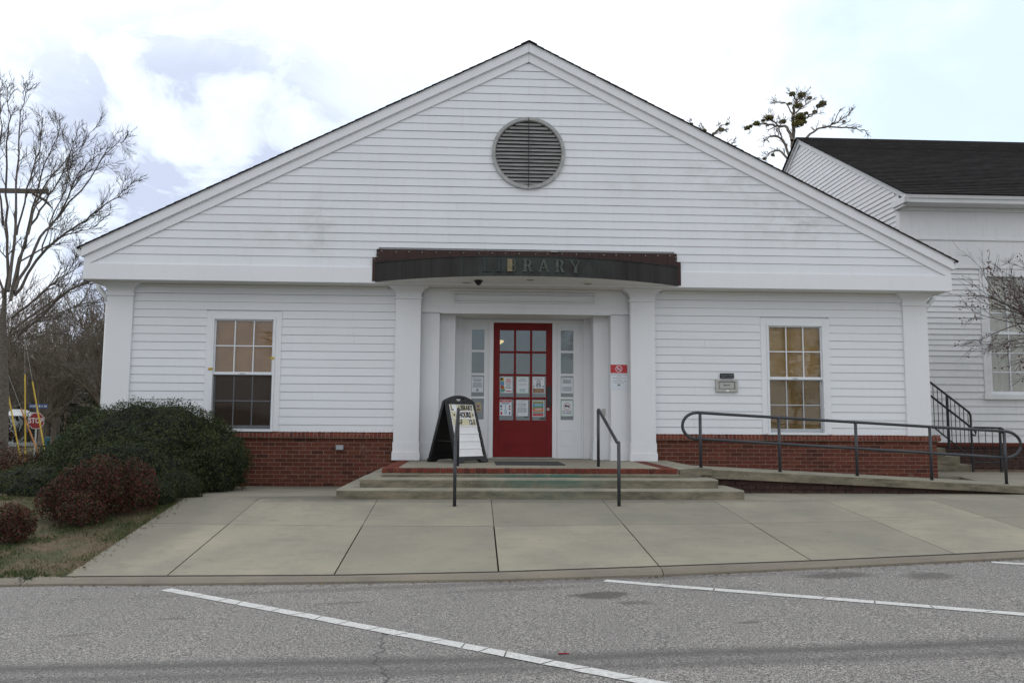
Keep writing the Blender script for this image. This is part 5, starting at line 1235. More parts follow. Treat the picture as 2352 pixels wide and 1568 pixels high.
def limb_tree(name, base, lab, m, limbs, ox, oy, sc, y0, seed, twig, depth=.35, trunk=None, n_side=(7, 10), levels=3, rmin=.012):
    rng = random.Random(seed); t = thing(name, base, lab, 'tree'); cr = MB(); tips = []
    if trunk: MB().tube(trunk[0], trunk[1], 10, cap=False).build('trunk', m, t, smooth=True)
    def shoot(p, d, L_, r0, lev):
        pts = [p]; rad = [r0]; q = Vector(p); dd = Vector(d); k = 4
        for i in range(k):
            dd = (dd+Vector((rng.gauss(0, .10), rng.gauss(0, .10), rng.gauss(0, .07)+.05))).normalized(); q = q+dd*(L_/k); pts.append(q.copy()); rad.append(max(rmin*.6, r0*(1-.6*(i+1)/k)))
        cr.tube(pts, rad, 4 if lev < 2 else 3, cap=False)
        if lev >= levels: tips.append(pts[-1]); return
        for c_ in range(rng.randint(3, 5)):
            t_ = rng.uniform(.15, 1); i = min(k-1, int(t_*k)); a = pts[i].lerp(pts[i+1], t_*k-i)
            ax = (pts[i+1]-pts[i]).normalized(); an = R(rng.uniform(18, 40)); perp = ax.cross(Vector((rng.gauss(0, 1), rng.gauss(0, 1), rng.gauss(0, 1)))).normalized()
            shoot(a, (ax*math.cos(an)+perp*math.sin(an)).normalized(), L_*rng.uniform(.4, .7), max(rmin, rad[i]*.6), lev+1)
    for (r0, r1, px) in limbs:
        dy = rng.gauss(0, depth*3); P0 = [at(ox+a/sc, oy+b_/sc, y0+dy*min(1, i/2)+rng.gauss(0, depth*.4)) for i, (a, b_) in enumerate(px)]
        fine = []
        for i in range(len(P0)-1):
            for q in range(4):
                f = q/4; a, b_, c_, d_ = P0[max(0, i-1)], P0[i], P0[i+1], P0[min(len(P0)-1, i+2)]
                fine.append(.5*((2*b_)+(c_-a)*f+(2*a-5*b_+4*c_-d_)*f*f+(3*b_-a-3*c_+d_)*f*f*f)+Vector((rng.gauss(0, .03), 0, rng.gauss(0, .03))))
        fine.append(P0[-1]); n_ = len(fine); rad = [r0+(r1-r0)*i/(n_-1) for i in range(n_)]
        cr.tube(fine, rad, 6, cap=False)
        for c_ in range(rng.randint(*n_side)+int(n_/5)):
            t_ = rng.uniform(.15, 1)**.85*(n_-1); i = min(n_-2, int(t_)); ax = (fine[i+1]-fine[i]).normalized(); an = R(rng.uniform(16, 42)); perp = ax.cross(Vector((rng.gauss(0, 1), rng.gauss(0, .7), rng.gauss(0, 1)))).normalized()
            shoot(fine[i].lerp(fine[i+1], t_-i), (ax*math.cos(an)+perp*math.sin(an)).normalized(), twig*rng.uniform(.5, 1.15)*(1.15-.5*i/n_), max(rmin*1.3, rad[i]*.5), 1)
    tag(cr.build('crown', m, t, loc=base), kind='stuff'); return t, tips
# the big bare tree at the left edge of the picture
bx_, by_ = -17.2, 16.0; b0 = (bx_, by_, zg(bx_, by_))
LB = [(0.060, .008, [(20, 1350), (40, 1100), (28, 800), (35, 500), (50, 300), (30, 120)]), (0.060, .008, [(45, 1260), (80, 900), (95, 600), (110, 330), (150, 150)]),
      (0.055, .008, [(50, 1300), (130, 1000), (190, 740), (250, 560), (330, 370)]), (0.055, .008, [(70, 1280), (150, 950), (240, 780), (350, 600), (430, 350)]),
      (0.055, .008, [(80, 1260), (220, 960), (320, 850), (450, 700), (600, 480), (680, 440)]), (0.055, .008, [(80, 1280), (250, 1030), (400, 910), (520, 830), (640, 740), (735, 655)]),
      (0.046, .008, [(60, 1400), (250, 1250), (340, 1180), (470, 1100)]), (0.055, .008, [(80, 1460), (330, 1280), (480, 1200), (620, 1130)]), (0.055, .008, [(100, 1500), (380, 1260), (560, 1180), (700, 1120)]),
      (0.037, .008, [(90, 950), (150, 700), (210, 480), (235, 300)]), (0.037, .008, [(150, 950), (230, 700), (370, 540), (520, 370)]), (0.037, .008, [(30, 900), (-20, 600), (10, 350), (-10, 180)]),
      (0.046, .008, [(20, 1300), (-60, 1000), (-90, 700), (-60, 400)]), (0.037, .008, [(60, 1480), (260, 1400), (430, 1330), (580, 1290)]), (0.037, .008, [(60, 1540), (240, 1480), (400, 1500), (560, 1560)]),
      (0.032, .008, [(60, 1500), (220, 1380), (350, 1250), (430, 1060)]), (0.032, .008, [(320, 850), (420, 640), (500, 540), (560, 500)]), (0.032, .008, [(230, 1050), (300, 820), (360, 690), (400, 470)]), (0.027, .008, [(60, 1560), (230, 1600), (420, 1700), (560, 1720)]), (0.032, .008, [(100, 1100), (330, 960), (480, 920), (620, 820)])]
trk = [at(3, 1075, 16), at(8, 960, 16), at(8, 860, 16), at(6, 780, 16), at(14, 720, 16)]; trk[0].z = zg(trk[0].x, 16)-.1
limb_tree('bare_tree', (trk[0].x, 16.0, zg(trk[0].x, 16)), 'large bare spreading tree at the left edge of the picture', bark_m, LB, 0, 150, 2.24, 16, 8, .92, .35, (trk, [.27, .18, .14, .12, .04]), (14, 19), 3, .0068)
# mistletoe tree behind the roofs
MT = [(.13, .03, [(785, 640), (788, 500), (790, 330), (797, 200), (812, 130), (790, 85)]), (.09, .02, [(787, 400), (750, 310), (690, 295), (620, 290), (550, 280), (475, 312)]),
      (.08, .02, [(770, 560), (745, 430), (700, 372), (640, 372), (590, 400)]), (.07, .02, [(765, 540), (710, 466), (655, 470), (600, 525)]), (.05, .015, [(795, 240), (745, 150), (680, 138)]),
      (.07, .02, [(795, 310), (870, 250), (930, 210), (1000, 150)]), (.05, .015, [(805, 165), (850, 95)]), (.05, .015, [(800, 215), (860, 165), (905, 110)]), (.07, .02, [(860, 420), (925, 335), (1000, 308), (1060, 285), (1115, 180)]),
      (.05, .015, [(1060, 287), (1120, 255), (1180, 210)]), (.05, .015, [(1000, 310), (1120, 305), (1220, 318), (1300, 332)]), (.05, .015, [(690, 296), (650, 262), (625, 240)]), (.04, .015, [(720, 375), (700, 330), (715, 270)])]
bt = at(1650+787/2.767, 420, 27); bt.z = -.5
t2, tips = limb_tree('mistletoe_tree', tuple(bt), 'bare tree with green mistletoe clumps rising behind the two roofs', bark3_m, MT, 1650, 200, 2.767, 27, 31, .5, .25, ([Vector((bt.x, 27, -.5)), Vector((bt.x, 27, 7)), at(1650+785/2.767, 200+640/2.767, 27)], [.26, .2, .13]), (6, 9), 3, .0085)
def clumps(t, pts, rads, n, seed):
    rng = random.Random(seed); bl = [(p[0], p[1], p[2], r_, r_, r_*.8) for p, r_ in zip(pts, rads)]
    vs, fs = leaf_cloud(n, bl, .058, rng, .1, .9, .45, lambda x, y: -50); tag(MB().add(vs, fs).build('mistletoe', mist_m, t), kind='stuff')
def px_clumps(t, lst, y, n, seed): clumps(t, [tuple(at(1650+a/2.767, 200+b_/2.767, y)) for a, b_, r_ in lst], [r_/2.767*.0206*1.15 for a, b_, r_ in lst], n, seed)
px_clumps(t2, [(785, 85, 20), (850, 92, 24), (905, 110, 14), (770, 150, 14), (828, 165, 24), (990, 150, 24), (940, 205, 15), (960, 165, 14), (632, 245, 24), (545, 282, 20), (482, 315, 18), (505, 300, 12), (722, 270, 20), (840, 240, 34), (825, 285, 34), (860, 270, 22), (600, 520, 12), (655, 495, 12), (1135, 268, 10), (590, 262, 12), (880, 215, 14)], 27, 6500, 5)
M3 = [(.06, .015, [(150, 520), (230, 400), (265, 345), (320, 325)]), (.05, .015, [(265, 345), (300, 300), (345, 283)]), (.05, .015, [(210, 430), (190, 340), (175, 320)]), (.04, .015, [(300, 440), (370, 425), (410, 395)]), (.05, .015, [(100, 420), (105, 320), (95, 280)])]
b3 = at(1650+170/2.767, 420, 28); b3.z = -.5
t3, tips = limb_tree('mistletoe_tree', tuple(b3), 'thin tree top with mistletoe just showing above the right roof slope', bark3_m, M3, 1650, 200, 2.767, 28, 33, .38, .2, ([Vector((b3.x, 28, -.5)), Vector((b3.x, 28, 8)), at(1650+150/2.767, 200+520/2.767, 28)], [.2, .16, .06]), (4, 6), 3, .012)
px_clumps(t3, [(310, 325, 16), (345, 285, 9), (195, 330, 10), (105, 285, 9), (255, 350, 8)], 28, 900, 6)
# small tree with seed pods reaching in from the right, in front of the church window
b4 = (11.95, .9, .05)
limbs = [(-1.0, -.1, .28, 1.9, .5), (-1.0, .15, .55, 1.9, .5), (-.75, -.1, .85, 1.7, .5), (-1.0, 0, .10, 1.8, .45), (-.55, .1, 1, 1.5, .5), (-.95, -.2, .40, 1.9, .45), (-.2, 0, 1, 1.4, .5), (-1.0, .2, -.02, 1.5, .35), (-.9, .1, .70, 1.8, .4), (-1, -.3, .18, 1.7, .4), (-1, .3, .38, 1.7, .4)]
t4, tips = tree('crape_myrtle', b4, 'small bare tree with reddish seed pods reaching in front of the church window', 43, simple('crape_bark', (.10, .082, .070), .9, 0, .3, 12), height=6.2, trunk_r=.085, levels=4, spread=1.0, first=.44, nchild=(4, 4), limbs=limbs, min_r=.0040, ratio=.50, upb=.05)
ic = ico(1, 1); mb = MB(); rng = random.Random(9)
for p in tips:
    if rng.random() < .09:
        for _ in range(rng.randint(1, 4)):
            r_ = rng.uniform(.010, .017); q = p+Vector((rng.gauss(0, .035), rng.gauss(0, .035), rng.gauss(0, .035))); mb.add([(q.x+a*r_, q.y+b_*r_, q.z+c_*r_*1.2) for a, b_, c_ in ic[0]], ic[1])
tag(mb.build('seed_pods', pod_m, t4), kind='stuff')
# bare trees on the street behind, left
protos = []
def place_copy(src, name, loc, rz, sc, lab):
    c_ = src.copy(); COL.objects.link(c_); c_.location = loc; c_.rotation_euler = (0, 0, rz); c_.scale = (sc, sc, sc); c_.name = name
    c_['label'] = lab; c_['group'] = 'bare trees along the side street'
    for ch in src.children:
        d_ = ch.copy(); COL.objects.link(d_); d_.parent = c_
    return c_
for i in range(3):
    t, _ = tree('street_tree', (0, 0, 0), 'x', 60+i, (bark3_m, bark2_m, bark3_m)[i], 'bare trees along the side street', height=(7.5, 8.5, 7)[i], trunk_r=.13, levels=4, spread=.9, first=(.28, .4, .32)[i], nchild=(3, 4), limbs=[(.3*math.cos(a), .3*math.sin(a), 1, 3.2, .5) for a in (0, 1.1, 2.3, 3.5, 4.6, 5.6)]+[(.9*math.cos(a), .9*math.sin(a), .8, 2.6, .38) for a in (.5, 1.9, 3.1, 4.4)], min_r=.013, ratio=.60, upb=.1)
    protos.append(t)
rng = random.Random(77)
spots = [(-25.6, 31), (-27.2, 33.5), (-24.4, 35), (-23.3, 31.5), (-22.2, 36), (-29.4, 35), (-26.2, 39), (-31.5, 38), (-20.4, 33), (-28.3, 42), (-24.6, 43), (-21.6, 41), (-33.5, 44), (-30, 48), (-26.5, 50), (-22.5, 48), (-36, 50), (-18.6, 38)]
order = ['first', 'second', 'third', 'fourth', 'fifth', 'sixth', 'seventh', 'eighth', 'ninth', 'tenth', 'eleventh', 'twelfth', 'thirteenth', 'fourteenth', 'fifteenth', 'sixteenth', 'seventeenth', 'eighteenth']
idx = sorted(range(len(spots)), key=lambda i: spots[i][0]/(spots[i][1]+14)); rank = {j: k for k, j in enumerate(idx)}
for i, (x, y) in enumerate(spots):
    lab = f'bare brown tree behind the guy wires, {order[rank[i]]} of its row counted from the left'
    loc = (x, y, zg(x, y)-.05)
    if i < 3: o = protos[i]; o.location = loc; o.rotation_euler = (0, 0, rng.uniform(0, 6)); sc = rng.uniform(.9, 1.2); o.scale = (sc, sc, sc); o['label'] = lab
    else: place_copy(protos[i % 3], 'street_tree', loc, rng.uniform(0, 6.28), rng.uniform(.85, 1.3), lab)
# far wood: one brown mass of stems and twigs
vs, fs = [], []
for _ in range(30000):
    y = rng.uniform(52, 95); x = -y*.62-10+rng.uniform(-22, 26); zb = -1.2; hmax = 9+3*noise.noise(Vector((x*.12, y*.1, 0)))
    z = zb+hmax*rng.random()**1.25; th_ = rng.uniform(.02, .05) if z > 2 else rng.uniform(.05, .14); L_ = rng.uniform(.7, 2.4); a = rng.gauss(0, .5); az = rng.uniform(0, 6.28)
    d = Vector((math.sin(a)*math.cos(az), math.sin(a)*math.sin(az), math.cos(a)))*L_; k = len(vs)
    vs += [(x-th_, y, z), (x+th_, y, z), (x+d.x, y+d.y, z+d.z)]; fs.append((k, k+1, k+2))
tag(MB().add(vs, fs).build('distant_woods', simple('distant_twigs', (.12, .108, .09), 1, 0, .35, .3), None, loc=(-50, 70, -1)), 'distant brown winter woods behind the side street', 'woods', kind='stuff')
vs, fs = leaf_cloud(26000, [(-25-5*i+rng.uniform(-2, 2), 47+5.5*i+rng.uniform(-3, 3), .6, 4.2, 3, rng.uniform(2.2, 4.0)) for i in range(-1, 7)], .12, rng, .2, .6, .6, lambda x, y: -2)
tag(MB().add(vs, fs).build('undergrowth', leafmat('dark_undergrowth', [(.02, .026, .014), (.035, .04, .02), (.05, .045, .025)]), None, loc=(-30, 60, -1)), 'dark evergreen undergrowth at the foot of the distant woods', 'undergrowth', kind='stuff')

# ------------------------------------------------------------------ street things at the left
def guard(x0, z0, x1, z1, y, m, lab):
    g = thing('guy_wire_guard', (x1, y, zg(x1, y)), lab, 'guy guard', 'plastic guards on the guy wires')
    a, c_ = Vector((x0, y, z0)), Vector((x1, y, z1)); d = (c_-a).normalized(); gz_ = zg(x1, y); e = c_+d*max(0, (c_.z-gz_)/max(.1, -d.z))
    MB().tube([a, e], .032, 8).build('guard_tube', m, g)
    MB().tube([a-d*7.0, e], .006, 4).build('guy_wire', metal_m, g)
guard(-20.55, 2.40, -19.90, -.157, 23.0, yellow_m, 'leftmost leaning yellow guard on a guy wire')
guard(-19.80, 2.95, -19.62, .31, 23.0, yellow_m, 'tallest upright yellow guard left of the stop sign')
guard(-19.46, 2.64, -18.94, .43, 23.0, yellow_m, 'thin yellow guard crossing the stop sign')
guard(-19.76, 1.44, -19.18, .12, 22.8, orange_m, 'short leaning orange guard left of the stop sign')
ssx, ssy, ssz = -19.714, 24.0, .917
ss = thing('stop_sign', (ssx, ssy, zg(ssx, ssy)), 'red octagonal stop sign on a post at the far left', 'sign')
oc = lambda r_: [(ssx+r_*math.cos(R(22.5+45*i)), ssz+r_*math.sin(R(22.5+45*i))) for i in range(8)]
MB().xz(oc(.385), ssy-.004, ssy).build('sign_border', housewhite_m, ss); MB().xz(oc(.362), ssy-.008, ssy-.0045).build('sign_face', stopred_m, ss)
mb = MB(); text_xz(mb, 'STOP', .33, ssx, ssy-.012, ssz, .002, 'CENTER', .006, .82); mb.build('lettering', housewhite_m, ss)
MB().tube([(ssx, ssy+.04, zg(ssx, ssy)), (ssx, ssy+.04, ssz+.62)], .035, 6).build('post', metal_m, ss)
sn = thing('street_name_sign', (ssx, ssy+.04, ssz+.62), 'blue street name sign on top of the stop sign post', 'sign')
BX('bracket', blue_m, sn, ssx-.06, ssx+.06, ssy+.02, ssy+.06, ssz+.40, ssz+.56); BX('blade', blue_m, sn, ssx-.36, ssx+.46, ssy+.01, ssy+.02, ssz+.56, ssz+.76)
mb = MB(); text_xz(mb, 'AVENUE A SE', .135, ssx+.05, ssy+.008, ssz+.655, .001, 'CENTER', .002, .95); mb.build('lettering', housewhite_m, sn)
up_ = thing('utility_pole', (-22.4, 20.0, zg(-22.4, 20)), 'wooden crossarm of a utility pole at the left edge', 'utility pole')
MB().tube([(-22.4, 20, zg(-22.4, 20)), (-22.4, 20, 11.6)], [.17, .13], 10).build('pole', pole_m, up_)
MB().box(-23.2, -17.62, 19.72, 19.84, 10.22, 10.40).build('crossarm', pole_m, up_)
MB().tube([(-18.3, 19.9, 10.22), (-17.8, 19.9, 9.98), (-17.45, 19.9, 9.62)], [.05, .07, .02], 6).build('insulator', bark_m, up_)
MB().tube([(-17.75, 19.88, 10.4), (-17.75, 19.88, 10.5), (-17.75, 19.88, 10.56)], [.05, .07, .03], 8).build('insulator', metal_m, up_)
# white porch of the house beyond
hs = thing('white_house', (-36.5, 52, -1.1), 'white house with a hipped porch roof far behind at the left edge', 'house')
BX('wall', housewhite_m, hs, -42, -37.3, 51.5, 58, -1.1, 1.5)
MB().add([(-42.5, 49.2, 1.22), (-33.95, 49.2, 1.22), (-33.95, 53.2, 1.22), (-42.5, 53.2, 1.22), (-42.5, 50.6, 1.72), (-35.1, 50.6, 1.72), (-35.1, 51.8, 1.72), (-42.5, 51.8, 1.72)], [(0, 3, 2, 1), (0, 1, 5, 4), (1, 2, 6, 5), (2, 3, 7, 6), (3, 0, 4, 7), (4, 5, 6, 7)]).build('porch_roof', housewhite_m, hs)
for x in (-36.9, -34.75): MB().tube([(x, 49.6, -1.1), (x, 49.6, 1.0), (x, 49.6, 1.22)], [.16, .14, .30], 8).build('porch_post', housewhite_m, hs)
BX('porch_rail', housewhite_m, hs, -37.4, -34.75, 49.55, 49.65, -.35, -.10); BX('porch_floor', housewhite_m, hs, -42, -34.3, 49.3, 52.5, -1.1, -.85)
BX('dark_window', dark_m, hs, -40.5, -39.2, 51.46, 51.5, -.3, 1.0)
shrub_red = leaf_cloud(2600, [(-34.2, 47.5, -.1, .7, .6, 1.1), (-36.2, 47.8, -.1, 1.1, .6, 1.2)], .1, rng, .2, .6, .5, lambda x, y: -1.2)
tag(MB().add(*shrub_red).build('far_red_shrubs', nand_m, None), 'dark red shrubs in front of the far white porch', 'shrubs', kind='stuff')
gb = thing('green_bin', (-23.6, 27, zg(-23, 27)), 'dark green wheeled bin at the left edge behind the trunk', 'bin')
MB().xz([(-23.95, -.65), (-23.35, -.65), (-23.26, .12), (-24.02, .12)], 26.7, 27.2).build('body', green_m, gb); MB().box(-24.06, -23.22, 26.64, 27.26, .125, .20).build('lid', green_m, gb)
# teal pickup mostly hidden by the shrub
tv = thing('teal_pickup', (-25.2, 38, zg(-25, 38)), 'teal pickup truck mostly hidden behind the corner shrub', 'pickup truck')
g0 = zg(-25, 38)-.15
MB().xz([(-26.00, .35+g0), (-20.40, .35+g0), (-20.30, 1.15+g0), (-21.80, 1.25+g0), (-22.50, 1.85+g0), (-24.00, 1.9+g0), (-24.30, 1.25+g0), (-26.00, 1.2+g0)], 37.2, 38.9).build('body', teal_m, tv, bevel=.05)
MB().xz([(-21.95, 1.28+g0), (-22.55, 1.78+g0), (-23.90, 1.82+g0), (-24.15, 1.28+g0)], 37.17, 37.2).build('side_window', dark_m, tv)
for x in (-25.0, -21.4): MB().tube([(x, 37.15, .36+g0), (x, 37.4, .36+g0)], .36, 16).build('wheel', plastic_m, tv)

# ------------------------------------------------------------------ church to the right
XC, YC = 9.17, 3.0
ch = thing('church_building', (14, 8, 0), 'older white clapboard church with dark shingle roof right of the library', 'church')
ZB, ZE, ZRG = .64, 5.86, 9.05; YRG = 8.2; YBK = 13.4; SC = (ZRG-5.86)/(YRG-2.55)
BX('front_wall_backing', church_m, ch, XC+.02, 10.93, YC+.02, YC+.2, ZB, 5.85); BX('front_wall_backing', church_m, ch, 12.83, 19, YC+.02, YC+.2, ZB, 5.85); BX('front_wall_backing', church_m, ch, 10.93, 12.83, YC+.02, YC+.2, ZB, 1.60); BX('front_wall_backing', church_m, ch, 10.93, 12.83, YC+.02, YC+.2, 4.42, 5.85)
fwc = BX('corner_board', church_m, ch, XC-.012, XC+.15, YC-.022, YC+.03, ZB, 5.35)
BX('frieze_board', church_m, ch, XC+.0, 19, YC-.03, YC+.02, 5.05, 5.62, bevel=.004); BX('frieze_band', church_m, ch, XC-.01, 19, YC-.055, YC+.02, 4.98, 5.05, bevel=.008); BX('lower_frieze', church_m, ch, XC+.15, 19, YC-.028, YC+.02, 4.42, 4.98); BX('lower_band', church_m, ch, XC+.15, 19, YC-.045, YC+.02, 4.365, 4.42, bevel=.006)
BX('bed_mould', church_m, ch, XC+.0, 19, YC-.06, YC+.02, 5.62, 5.70, bevel=.01)
MB().yz([(YC-.42, 5.70), (YC+.02, 5.70), (YC+.02, 5.74), (YC-.42, 5.74)], XC-.05, 19).build('eave_soffit', church_m, ch)
MB().yz([(YC-.43, 5.70), (YC-.45, 5.80), (YC-.47, 5.78), (YC-.50, 5.85), (YC-.42, 5.85), (YC-.42, 5.70)][::1], XC-.12, 19).build('cornice', church_m, ch, bevel=.004)
# clapboards on the front (irregular), split by the window
r_ = random.Random(2); z = ZB; wc0, wc1 = 10.86, 12.9
cb = BX('wall_core', church_m, ch, XC+.05, XC+.1, YC+.05, YC+.1, ZB, 4.3)
while z < 4.36:
    z1 = min(4.37, z+(.152 if z < 2.4 else .118)*r_.uniform(.95, 1.05)); lip = r_.uniform(.018, .024)
    segs = [(XC+.15, wc0), (wc1, 19)] if 1.52 < z < 4.40 else [(XC+.15, 19)]
    for a, b_ in segs: clap(a, b_, a, b_, z, z1, YC, cb, church_m, lip)
    z = z1
# west gable wall, seen obliquely, with its own boards
MB().yz([(YC+.02, ZB), (YBK, ZB), (YBK, 5.90+(YC-2.5)*SC-.08), (YRG, 5.90+(YRG-2.55)*SC-.10), (YC+.02, 5.90+(YC-2.55)*SC-.10)], XC+.01, XC+.15).build('west_wall', church_m, ch)
z = 3.2; gcore = BX('gable_core', church_m, ch, XC+.06, XC+.1, YRG-.1, YRG, 5, 6)
while z < ZRG-.35:
    z1 = z+.116*r_.uniform(.96, 1.04)
    def yb(zz): return max(YC+.13, 2.55+(zz-5.90+.17)/SC)
    def ye(zz): return min(YBK-.14, 2*YRG-(2.55+(zz-5.90+.17)/SC))
    lip = r_.uniform(.016, .024); za_, zb_2 = z, z1+.012
    MB().add([(XC-lip, yb(za_), za_), (XC-lip, ye(za_), za_), (XC+.008, ye(za_), za_), (XC+.008, yb(za_), za_), (XC-.003, yb(z1), zb_2), (XC-.003, ye(z1), zb_2), (XC+.008, ye(z1), zb_2), (XC+.008, yb(z1), zb_2)],
             [(0, 1, 2, 3), (7, 6, 5, 4), (1, 0, 4, 5), (2, 1, 5, 6), (3, 2, 6, 7), (0, 3, 7, 4)]).build('clapboard', church_m, gcore)
    z = z1
BX('corner_board', church_m, ch, XC-.022, XC+.008, YC-.02, YC+.13, ZB, 5.98)
for sg_ in (1, -1):
    f = lambda y, o: (y if sg_ > 0 else 2*YRG-y, 5.90+(y-2.55)*SC+o)
    MB().yz([f(2.60, -.05), f(YRG, -.05), f(YRG, -.19), f(2.60, -.17)], XC-.035, XC+.03).build('rake_board', church_m, ch, bevel=.003)
    MB().yz([f(2.52, -.015), f(YRG, -.015), f(YRG, -.06), f(2.52, -.06)], XC-.085, XC+.03).build('rake_moulding', church_m, ch, bevel=.004)
    n = 44; mb = MB()
    for i in range(n):
        a = 2.49+(YRG-2.49)*i/n; c_ = 2.49+(YRG-2.49)*(i+1)/n+.02; o = r_.uniform(-.003, .003)
        mb.yz([f(a, .026+o), f(c_, .004), f(c_, -.014), f(a, -.014)], XC-.13, 19.3)
    mb.build('shingle_courses', shingle_m, ch)
# cornice return at the corner
MB().yz([(YC-.44, 5.70), (YC-.50, 5.84), (YC+.16, 5.84), (YC+.12, 5.70)], XC-.10, XC-.022).build('cornice_return', church_m, ch, bevel=.006)
MB().yz([(YC-.30, 5.64), (YC-.32, 5.69), (YC+.10, 5.69), (YC+.08, 5.64)], XC-.08, XC-.022).build('return_moulding', church_m, ch, bevel=.006)
# tall window with curtain
cw = thing('church_window', (11.9, YC, 1.6), None, None); cw.parent = ch; cw.location = wloc(cw)-wloc(ch)
MB().box(wc0, wc0+.15, YC-.035, YC+.03, 1.66, 4.36).box(wc1-.15, wc1, YC-.035, YC+.03, 1.66, 4.36).box(wc0+.15, wc1-.15, YC-.034, YC+.03, 4.20, 4.36).build('casing', church_m, cw, bevel=.004)
BX('sill', church_m, cw, wc0-.03, wc1+.03, YC-.075, YC+.03, 1.555, 1.655, bevel=.006)
wx0, wx1 = wc0+.15, wc1-.15
MB().box(wx0, wx0+.05, YC+.0, YC+.05, 1.66, 4.20).box(wx1-.05, wx1, YC, YC+.05, 1.66, 4.20).box(wx0+.05, wx1-.05, YC, YC+.05, 1.66, 1.73).box(wx0+.05, wx1-.05, YC, YC+.05, 2.95, 3.01).build('sash', frame_m, cw, bevel=.002)
mb = MB(); nx = 4; zr_ = [1.73, 2.14, 2.55, 2.95, 3.01, 3.42, 3.82, 4.20]
for k in range(1, nx): x = wx0+.05+(wx1-wx0-.1)*k/nx; mb.box(x-.011, x+.011, YC+.01, YC+.045, 1.73, 2.95); mb.box(x-.011, x+.011, YC+.01, YC+.045, 3.01, 4.20)
for z in (2.14, 2.55, 3.42, 3.82): mb.box(wx0+.05, wx1-.05, YC+.012, YC+.043, z-.011, z+.011)
mb.build('muntin', frame_m, cw)
for k in range(nx):
    a = wx0+.05+(wx1-wx0-.1)*k/nx; c_ = a+(wx1-wx0-.1)/nx
    for z0, z1 in ((1.73, 2.14), (2.14, 2.55), (2.55, 2.95), (3.01, 3.42), (3.42, 3.82), (3.82, 4.20)): BX('pane', glass_m, cw, a+.012, c_-.012, YC+.03, YC+.0301, z0+.012, z1-.012)
mb = MB(); n = 60
pts = [(wx0+(wx1-wx0)*i/n, YC+.09+.03*math.sin(i*1.1)+.015*math.sin(i*.43)) for i in range(n+1)]
mb.add([(x, y, 1.66) for x, y in pts]+[(x, y, 4.2) for x, y in pts], [(i, i+1, n+2+i, n+1+i) for i in range(n)]); mb.build('curtain', curtain_m, cw, smooth=True)
BX('room_backing', dark_m, cw, wx0-.1, wx1+.1, YC+.25, YC+.27, 1.6, 4.3)
# foundation
fd = BX('foundation', mortar_m, ch, XC+.08, 19, YC+.035, YC+.2, .0, ZB-.0)
fm = MB()
for k in range(8):
    z = ZB-.03-PITCH*(k+.5); x = XC+.08-(k % 2)*.1
    while x < 14.5: fm.box(max(x, XC+.08)+.005, x+.198, YC+.022, YC+.06, z-.028, z+.028); x += BL
tag(fm.build('foundation_bricks', dark_brick_m, fd), kind='stuff'); BX('water_table', cap_m, ch, XC+.05, 19, YC-.03, YC+.05, ZB-.075, ZB-.003)
BX('crawl_vent', dark_m, ch, 11.9, 12.5, YC-.005, YC+.02, .18, .50)
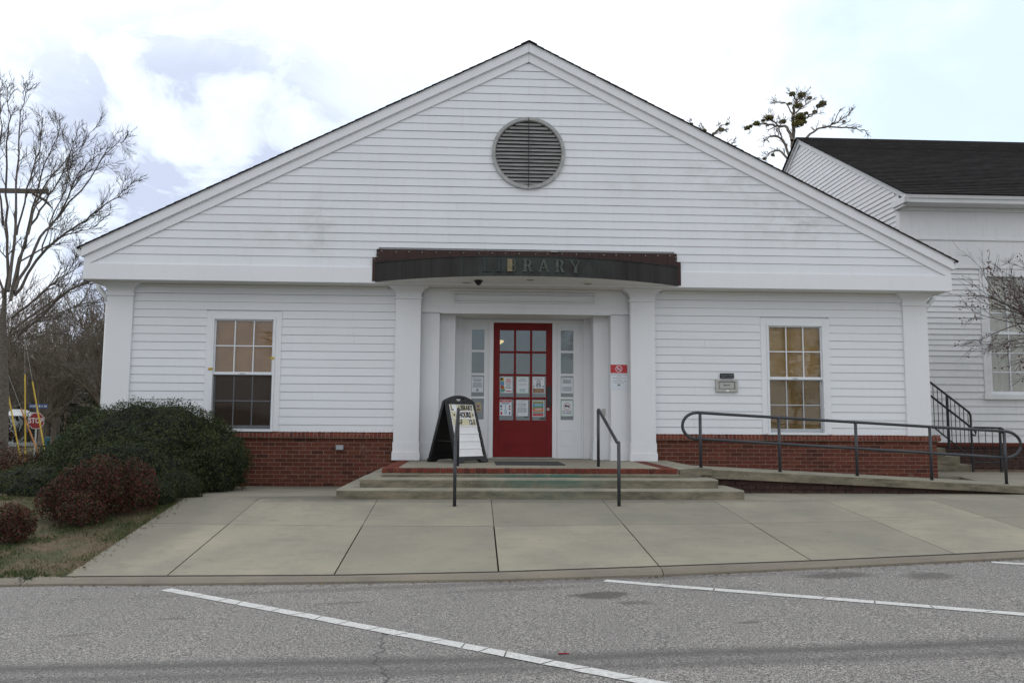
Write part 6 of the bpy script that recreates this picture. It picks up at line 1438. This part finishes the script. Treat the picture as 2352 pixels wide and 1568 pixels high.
# its side steps and iron railing
cs_ = thing('church_steps', (9.4, 2.4, 0), 'concrete side steps of the church rising behind the library corner', 'steps')
for i in range(5):
    xr = 9.96-.285*i; BX('step', step_m, cs_, 8.12, xr, 2.02, 2.90, .06+.165*i if i else .02, .06+.165*(i+1)-.002, bevel=.006)
BX('walkway', walk_m, None, 8.10, 12.6, .55, 2.0, .02, .085); tag(bpy.data.objects['walkway'], kind='structure')
ir = thing('iron_railing', (9.5, 1.98, 0), 'black iron stair railing with balusters between the library and the church', 'railing')
YI = 1.95
A_, B_ = Vector((8.98, YI, 1.93)), Vector((9.88, YI, 1.24)); 
MB().tube([(8.45, YI, 1.935), (9.0, YI, 1.925), (9.86, YI, 1.262), (9.885, YI, 1.20), (9.89, YI, .08)], .021, 6).build('top_rail', black_m, ir)
MB().tube([(8.45, YI-.05, 1.88), (8.95, YI-.05, 1.67), (9.90, YI-.05, .93), (9.95, YI-.05, .86), (9.93, YI-.05, .80), (9.88, YI-.04, .82)], .021, 6).build('grab_rail', black_m, ir)
MB().tube([(8.45, YI, 1.04), (9.03, YI, 1.04), (9.87, YI, .36)], .015, 6).build('lower_bar', black_m, ir)
def top_at(x): return 1.93-(x-9.0)*.771
for i in range(10):
    x = 9.055+.0865*i
    if abs(x-9.40) < .03: continue
    MB().tube([(x, YI, top_at(x)-.01), (x, YI, 1.03-(x-9.05)*.81)], .0075, 5).build('baluster', black_m, ir)
MB().tube([(9.42, YI, top_at(9.42)), (9.42, YI, .55)], .026, 6).build('post', black_m, ir)
for x in (8.6, 8.75, 8.9): MB().tube([(x, YI, 1.93), (x, YI, 1.04)], .0075, 5).build('baluster', black_m, ir)
lr = thing('iron_railing', (10.4, 1.5, 0), 'short level black iron railing beyond the ramp handrail', 'railing')
MB().tube([(9.93, YI-.02, .965), (10.48, YI-.02, .955), (10.53, YI-.02, .93), (10.52, YI-.02, .87), (10.47, YI-.02, .86)], .021, 6).build('top_rail', black_m, lr)
MB().tube([(9.9, YI-.02, .275), (10.45, YI-.02, .27)], .013, 6).build('lower_bar', black_m, lr); MB().tube([(10.46, YI-.02, .95), (10.46, YI-.02, .06)], .026, 6).build('post', black_m, lr)
for x in (10.02, 10.16, 10.30): MB().tube([(x, YI-.02, .95), (x, YI-.02, .275)], .0075, 5).build('baluster', black_m, lr)

# what stands across the lot behind the camera, seen only in the window glass
for i, (x, y, s_, lab) in enumerate(((-9, -42, 1.5, 'tall bare tree across the lot, left of the three behind the camera'), (13, -52, 1.7, 'tall bare tree across the lot, middle of the three behind the camera'), (24, -46, 1.4, 'tall bare tree across the lot, right of the three behind the camera'))):
    c_ = place_copy(protos[i], 'street_tree', (x, y, -.6), i*2.1, s_, lab); c_['group'] = 'bare trees across the lot'
